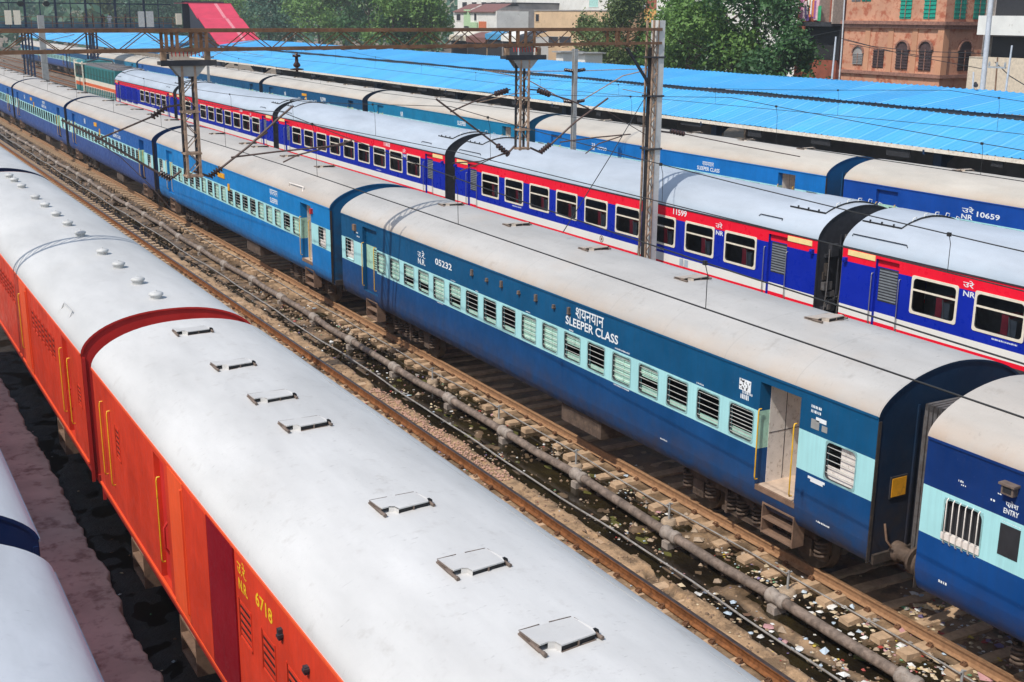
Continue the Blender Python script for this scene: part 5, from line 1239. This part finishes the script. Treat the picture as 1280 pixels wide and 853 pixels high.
win(t,P,571,576,18,26,M['dark'],whitew);win(t,P,593,596,17,26,M['dark'],whitew);win(t,P,580,588,12,33,grn,None,'green_panel',.05);win(t,P,588,598,28,35,grn,None,'balcony_rail',.3);win(t,P,599,608,27,36,orgp,None,'orange_panel',.08);win(t,P,580,587,28,35,M['dark'],None,'door')
t,P,ya,zt=quad_house('far_house','pale far house with terraces above the small white house',130,572,640,-2,whitew,9)
for k in range(5):win(t,P,578+k*12,584+k*12,3,9,M['dark'],whitew)
for u0,u1,v0,v1,mt,lb in((563,584,38,64,M['cream'],'beige roofed stall left of the blue tarp stall'),(584,609,40,64,redr,'stall with reddish awning beside the blue tarp stall'),(608,628,36,64,blut,'stall covered with a bright blue tarp'),(628,648,38,66,whitew,'white cloth covered stall near the middle drop arm'),(648,668,38,66,M['blk2'],'dark open shed next to the cream walled house')):
    X=92;a=on_x(u0,v0,X);b=on_x(u1,v0,X);t=thing('market_stall',lb,'stall',(X,b[1],0),'stalls beyond the canopy');y=a[1]-b[1]
    mb=MB();mb.box(.1,2.5,.1,y-.1,-.4,a[2]-.9);build('wall',mb,rnd.choice((whitew,creamw,grayw,LM[1])),t)
    mb=MB();mb.add([(-.25,0,a[2]-.8),(-.25,y,a[2]-.8),(2.6,y,a[2]),(2.6,0,a[2]),(-.25,0,a[2]-1.6),(-.25,y,a[2]-1.6)],[(0,1,2,3),(0,4,5,1)]);build('awning',mb,mt,t)
    mb=MB();mb.box(.0,.1,.3,y-.3,.2,a[2]-1.6);build('opening',mb,M['dark'],t)
t,P,ya,zt=quad_house('white_block','white block with two dark hooded windows behind the dense tree',95,822,1010,-25,whitew,9)
for u in(828,845):
    win(t,P,u,u+9,11,17,M['dark'],whitew);
    y1,z1=P(u-1,10);y0,_=P(u+10,10);mb=MB();mb.box(-.5,0,y0,y1,z1,z1+.1);build('window_hood',mb,whitew,t)
t,P,ya,zt=quad_house('ochre_house','narrow ochre house with red top between olive tree and white block',105,805,824,12,simple('ochre_plaster',(.62,.33,.10),.8,var=.2),7)
mb=MB();mb.box(.3,7,.0,ya,zt,zt+2.2);build('upper_storey',mb,brick,t)
# flowering bush
p=on_x(757,70,64);t=thing('flowering_bush','yellow flowering bush under the olive tree','bush',(64,p[1],2.2))
build('foliage',crown(77,3.6,2.2,60,40,.22),LEAF[2],t);build('blossom',crown(78,3.4,2.0,50,24,.2),simple('yellow_blossom',(.75,.45,.04),.7),t);build('stem',MB().tube([(0,0,-2.6),(0,0,.3)],.08,6),BARK,t)
for u,X,lb in((700,64,'small grey roofed kiosk behind the canopy edge'),(727,64,'second grey kiosk, right of the thin steel mast')):
    p=on_x(u,66,X);t=thing('kiosk',lb,'kiosk',(X,p[1],0),'kiosks beyond the canopy');mb=MB();mb.box(0,2,-.6,.7,-.4,5.6);build('wall',mb,whitew,t);mb=MB();mb.box(-.4,2.3,-.8,.9,5.6,5.72);build('roof',mb,M['galv'],t)

# old pink building -------------------------------------------------
X=62.
pinkp=simple('peeling_pink_plaster',(.56,.28,.175),.9,var=.2,scale=.55,dirt=(.38,.115,.06),dlo=.49,dhi=.62,bs=.6);trim=simple('grimy_cornice',(.30,.15,.11),.9,var=.4,dirt=(.08,.05,.045));grnw=simple('green_shutter',(.008,.30,.21),.5,var=.25);dkw=simple('dark_shutter',(.07,.04,.04),.8,var=.4);bpl=simple('tan_plaster',(.53,.265,.155),.9,var=.15,scale=.7,dirt=(.4,.14,.08),dlo=.6)
ya_,yb_=on_x(1054,60,X)[1],on_x(1178,60,X)[1]
t=thing('old_pink_building','old pink plaster building with green shuttered upper windows and arched lower windows','building',(X,yb_,0))
Yl=ya_-yb_;P=lambda u,v:(on_x(u,v,X)[1]-yb_,on_x(u,v,X)[2])
mb=MB();mb.box(0,11,0,Yl,-.4,14.5,0);build('wall',mb,pinkp,t)
zl=P(1120,28.5)[1];zw=P(1120,93)[1]
mb=MB();mb.box(-.35,11.3,-.35,Yl+.1,zl-.12,zl+.1);mb.box(-.2,11.2,-.2,Yl+.1,zl-.35,zl-.12);mb.box(-.18,11.2,-.18,Yl+.1,zw-.1,zw+.12);build('cornice',mb,trim,t)
mb=MB()
for u in(1084,1113,1143):build('pilaster',MB().box(-.06,0,P(u,60)[0]-.22,P(u,60)[0]+.22,zw+.12,zl-.35),bpl,t)
build('pilaster',MB().box(-.14,.4,-.14,.35,zw+.12,zl-.35),bpl,t)
def arch_win(parent,yc,z0,z1,w,mat,name='window',arch=True,face='x',d=0.):
    mb=MB();n=10;cz=z1-w*.5 if arch else z1
    def pt(y,z,dd):return(dd,y,z) if face=='x' else(y,dd,z)
    out=[(-w/2,z0),(w/2,z0)]+([(w/2*math.cos(math.pi*k/n),cz+w/2*math.sin(math.pi*k/n)) for k in range(n+1)] if arch else [(w/2,z1),(-w/2,z1)])
    mb.add([pt(yc+y,z,d) for y,z in out],[tuple(range(len(out)))],0)
    for k in range(7):
        z=z0+(cz-z0)*(k+.5)/7;a=pt(yc-w/2,z,d-.03);b=pt(yc+w/2,z,d-.03);mb.beam(a,b,.04,.05,0,(0,0,1))
    mb.beam(pt(yc,z0,d-.03),pt(yc,cz,d-.03),.05,.05,1,(0,1,0) if face=='x' else (1,0,0))
    if arch:
        for k in range(n):
            a=[w/2*1.12*math.cos(math.pi*(k+q)/n) for q in(0,1)];b=[cz+w/2*1.12*math.sin(math.pi*(k+q)/n) for q in(0,1)]
            mb.beam(pt(yc+a[0],b[0],d-.05),pt(yc+a[1],b[1],d-.05),.1,.12,1,(1,0,0) if face=='x' else(0,1,0))
    return build(name,mb,[mat,trim],parent)
wd=.95
for u,arch in((1098,False),(1128,True),(1157,True)):
    y=P(u,75)[0];arch_win(t,y,zw+.35,P(u,52 if arch else 62)[1],wd*(1.05 if arch else 1.0),dkw,'window',arch,d=-.03 if not arch else -.075)
y=P(1073,70)[0];arch_win(t,y,zw+.5,P(1073,58)[1],.9,grayw,'bricked_window',True,d=-.05)
for u in(1132,1162):
    y=P(u,20)[0];arch_win(t,y,zl+.25,zl+2.5,.95,grnw,'green_window',True,d=-.03)
for u in(1083,1070):
    y=P(u,6)[0];arch_win(t,y,zl+1.35,zl+2.9,.8,grnw if u==1083 else grayw,'upper_window',False,d=-.03)
mb=MB();mb.box(-.5,0,P(1166,5)[0]-.2,P(1130,5)[0]+.2,zl+2.75,zl+2.85);build('window_hood',mb,whitew,t)
# face towards -y
def P2(u,v):q=on_y(u,v,yb_);return q[0]-X,q[2]
for u,z1v,nm in((1207,52,'window'),):
    x,z1=P2(u,z1v);arch_win(t,x,zw+.35,z1,1.15,dkw,nm,True,'y',-.03)
for u in(1199,1223):
    x,_=P2(u,20);arch_win(t,x,zl+.25,zl+2.7,1.05,grnw,'green_window',True,'y',-.03)
# laundry house, left of the pink building
t,P,ya,zt=quad_house('balcony_house','brick house with a laundry hung balcony left of the old pink building',66,1000,1053,-20,brick,8)
y0,z0=P(1052,30);y1,z1=P(1008,30)
mb=MB();mb.box(-1.0,0,y0,y1,z0-.2,z0);mb.box(-1.0,-.92,y0,y1,z0,z0+.12);build('balcony',mb,M['blk2'],t)
mb=MB();mb.box(-.03,0,y0,y1,z0-2.6,z0-.2);build('dark_recess',mb,M['dark'],t)
mb=MB();mb.box(-1,0,y0-.05,y0+.1,z0,z0+3.5);mb.box(-1,0,y0+1.3,y0+1.35,z0,z0+3.5);build('balcony_screen',mb,simple('pale_plaster',(.5,.42,.36),.8),t)
r=random.Random(8);ccol=[(.6,.22,.4),(.72,.55,.6),(.10,.05,.2),(.75,.75,.7),(.62,.20,.06),(.30,.10,.30),(.65,.4,.45),(.04,.35,.15)]
for k in range(8):
    yy=y1-.3-k*(y1-y0-1.6)/8;zz0=z0+.15+r.random()*.5;hh=r.uniform(.9,1.6);mb=MB();n=6
    vs=[(66-1.05+.05*math.sin(i*2.1+k),b_+yy,zz0+hh*q) for q in(0,.5,1) for i,b_ in enumerate(np.linspace(0,-.52,n))]
    vs=[(x-66,y,z) for x,y,z in vs];mb.add(vs,[(j*n+i,j*n+i+1,(j+1)*n+i+1,(j+1)*n+i) for j in range(2) for i in range(n-1)],0,True)
    o=build('hanging_cloth',mb,simple('cloth_%s'%'abcdefgh'[k],ccol[k],.8,var=.25,scale=5));o.location=t.location
    tag(o,['pink','pale pink','dark navy','white','orange','purple','dusty rose','green'][k]+' cloth drying on the balcony of the brick house','laundry','laundry on the balcony')
# right edge house
X=60.;t,P,ya,zt=quad_house('white_balcony_house','white balcony house with dark open rooms at the right picture edge',60,1241,1330,-25,simple('dim_plaster',(.32,.29,.28),.8,var=.3,scale=.6),8)
y1=P(1241,20)[0];z0=P(1260,44)[1];z1=P(1260,20)[1]
mb=MB();mb.box(-1.2,0,-4,y1,z0,z1);build('balcony',mb,whitew,t)
mb=MB();mb.box(-.04,0,-4,y1-.2,z1,z1+3);mb.box(-.04,0,-4,y1-.2,z0-3.2,z0-.1);build('dark_opening',mb,M['dark'],t)
mb=MB();mb.box(-1.15,-.5,-4,y1+.4,-.4,P(1260,72)[1]);build('yard_wall',mb,simple('cream_yard_wall',(.62,.52,.40),.8,var=.2),t)
mb=MB();mb.box(-.2,.6,y1-.1,y1+.35,-.4,14);build('brick_pillar',mb,simple('grey_brick',(.36,.32,.29),.9,var=.4,scale=6),t)
# poles in front of the houses
def pole(u0,v0,u1,v1,X,r,label,mat,bar=True,extra=0.):
    a=on_x(u0,v0,X);b=on_x(u1,v1,X);t=thing('utility_pole',label,'pole',(X,a[1],0),'poles beyond the canopy');bar=bar and r<.045
    dy=(b[1]-a[1])
    mb=MB();mb.tube([(0,-dy*.6,-.4),(0,0,a[2]),(0,dy,b[2]+extra)],[r,r,r*.85],9);build('post',mb,mat,t)
    if bar:
        mb=MB();mb.box(-.04,.04,dy*.7-.5,dy*.7+.5,b[2]-.5,b[2]-.42)
        for s in(-.45,.45,0):mb.lathe((0,dy*.7+s,b[2]-.42),(0,dy*.7+s,b[2]-.2),[(0,.03),(.4,.06),(1,.03)],7)
        build('cross_arm',mb,M['galv'],t)
pg=simple('pale_pole_paint',(.52,.52,.53),.6,var=.2)
pole(1228,112,1239,-10,50,.13,'thick pale grey pole in front of the corner of the pink building',pg,False,3.)
pole(1040,98,1045,46,50,.055,'thin white pole in front of the bushes left of the pink building',pg)
pole(1216,112,1217,90,49,.045,'short white pole just left of the thick pale pole',pg)
pole(1244,113,1247,72,49,.04,'thin rust red pole at the foot of the white balcony house',M['rust'])
pole(1257,115,1265,57,49,.05,'thin white pole right of the rust red pole',pg)
pole(1052,60,1056,-5,56,.05,'thin pale pole against the left edge of the pink building',pg,False)
def cable(pts,X,lb,r=.018,sag=.0):
    q=[on_x(u,v,X) for u,v in pts];o=build('street_cable',MB().tube(q,r,5,0,False),M['wire']);tag(o,lb,'cable','cables in front of the houses')
cable([(1052,48),(1090,58),(1140,64),(1230,67)],52,'dark cable crossing the lower windows of the pink building, upper one')
cable([(1062,55),(1110,64),(1160,71),(1232,73)],52,'dark cable crossing the pink building just below the upper cable')
cable([(1055,50),(1130,68),(1232,87)],51.5,'pale sagging cable falling towards the thick pale pole')
cable([(960,54),(1010,46),(1052,38)],54,'cable running from the trees to the pink building')
cable([(1244,78),(1262,95),(1280,106),(1300,118)],49.5,'loose cable drooping at the right picture edge',.025)
# far fill behind everything
def wood():
    mb=MB();r=np.random.RandomState(5);vs=[];fs=[]
    for k in range(9000):
        u=r.rand();x=-120+520*u;y=330+60*r.rand()-90*u;z=18*r.rand()**1.1+2*math.sin(x*.12)
        n=r.normal(size=3)+np.array((-.3,-.6,.8));n/=np.linalg.norm(n);a=np.cross(n,r.normal(size=3));a/=np.linalg.norm(a);b=np.cross(n,a);s=2.6*(.5+r.rand());i=len(vs);p=np.array((x,y,z))
        vs+=[p-a*s*.5,p+b*s*.35,p+a*s*.5,p-b*s*.35];fs.append((i,i+1,i+2,i+3))
    mb.add(vs,fs);return mb
tag(build('far_wood',wood(),LEAF[3]),kind='stuff')

# ------------------------------------------------------------------ hazy air
hz=bpy.data.materials.new('hazy_air');hz.use_nodes=True;nt=hz.node_tree;nt.nodes.clear();out=nt.nodes.new('ShaderNodeOutputMaterial');pv=nt.nodes.new('ShaderNodeVolumePrincipled')
pv.inputs['Color'].default_value=(.86,.93,1,1);pv.inputs['Density'].default_value=.00045;pv.inputs['Anisotropy'].default_value=.2;nt.links.new(pv.outputs[0],out.inputs['Volume'])
tag(build('haze',MB().box(-255,525,-65,485,-1.5,26),hz),kind='stuff')
# ------------------------------------------------------------------ light, sky, camera
EL,AZ=53.,18.
d=Vector((-math.cos(R(EL))*math.cos(R(AZ)),-math.cos(R(EL))*math.sin(R(AZ)),math.sin(R(EL))))
L=bpy.data.lights.new('sun','SUN');L.energy=3.8;L.angle=R(.53);L.color=(1,.95,.87);lo=bpy.data.objects.new('sun',L);COL.objects.link(lo);lo.rotation_euler=d.to_track_quat('Z','Y').to_euler();lo.location=(0,0,60)
w=bpy.data.worlds.new('World');sc.world=w;w.use_nodes=True;nt=w.node_tree;sk=nt.nodes.new('ShaderNodeTexSky');sk.sky_type='NISHITA';sk.sun_disc=False;sk.sun_elevation=R(EL);sk.sun_rotation=math.atan2(d.x,d.y);sk.air_density=1.3;sk.dust_density=1.5
nt.links.new(sk.outputs[0],nt.nodes['Background'].inputs[0]);nt.nodes['Background'].inputs[1].default_value=.15
cam=bpy.data.cameras.new('camera');co=bpy.data.objects.new('camera',cam);COL.objects.link(co);sc.camera=co
from mathutils import Matrix
mm=Matrix(((RT[0],UP[0],-FW[0],0),(RT[1],UP[1],-FW[1],0),(RT[2],UP[2],-FW[2],H),(0,0,0,1)));co.matrix_world=mm
cam.sensor_fit='HORIZONTAL';cam.sensor_width=36;cam.lens=36*F/1280;cam.clip_start=.1;cam.clip_end=3000
sc.view_settings.view_transform='Standard';sc.view_settings.look='None';sc.view_settings.exposure=0;sc.view_settings.gamma=1
sc.cycles.max_bounces=6;sc.cycles.transparent_max_bounces=12;sc.cycles.use_denoising=True
sc.render.use_persistent_data=False
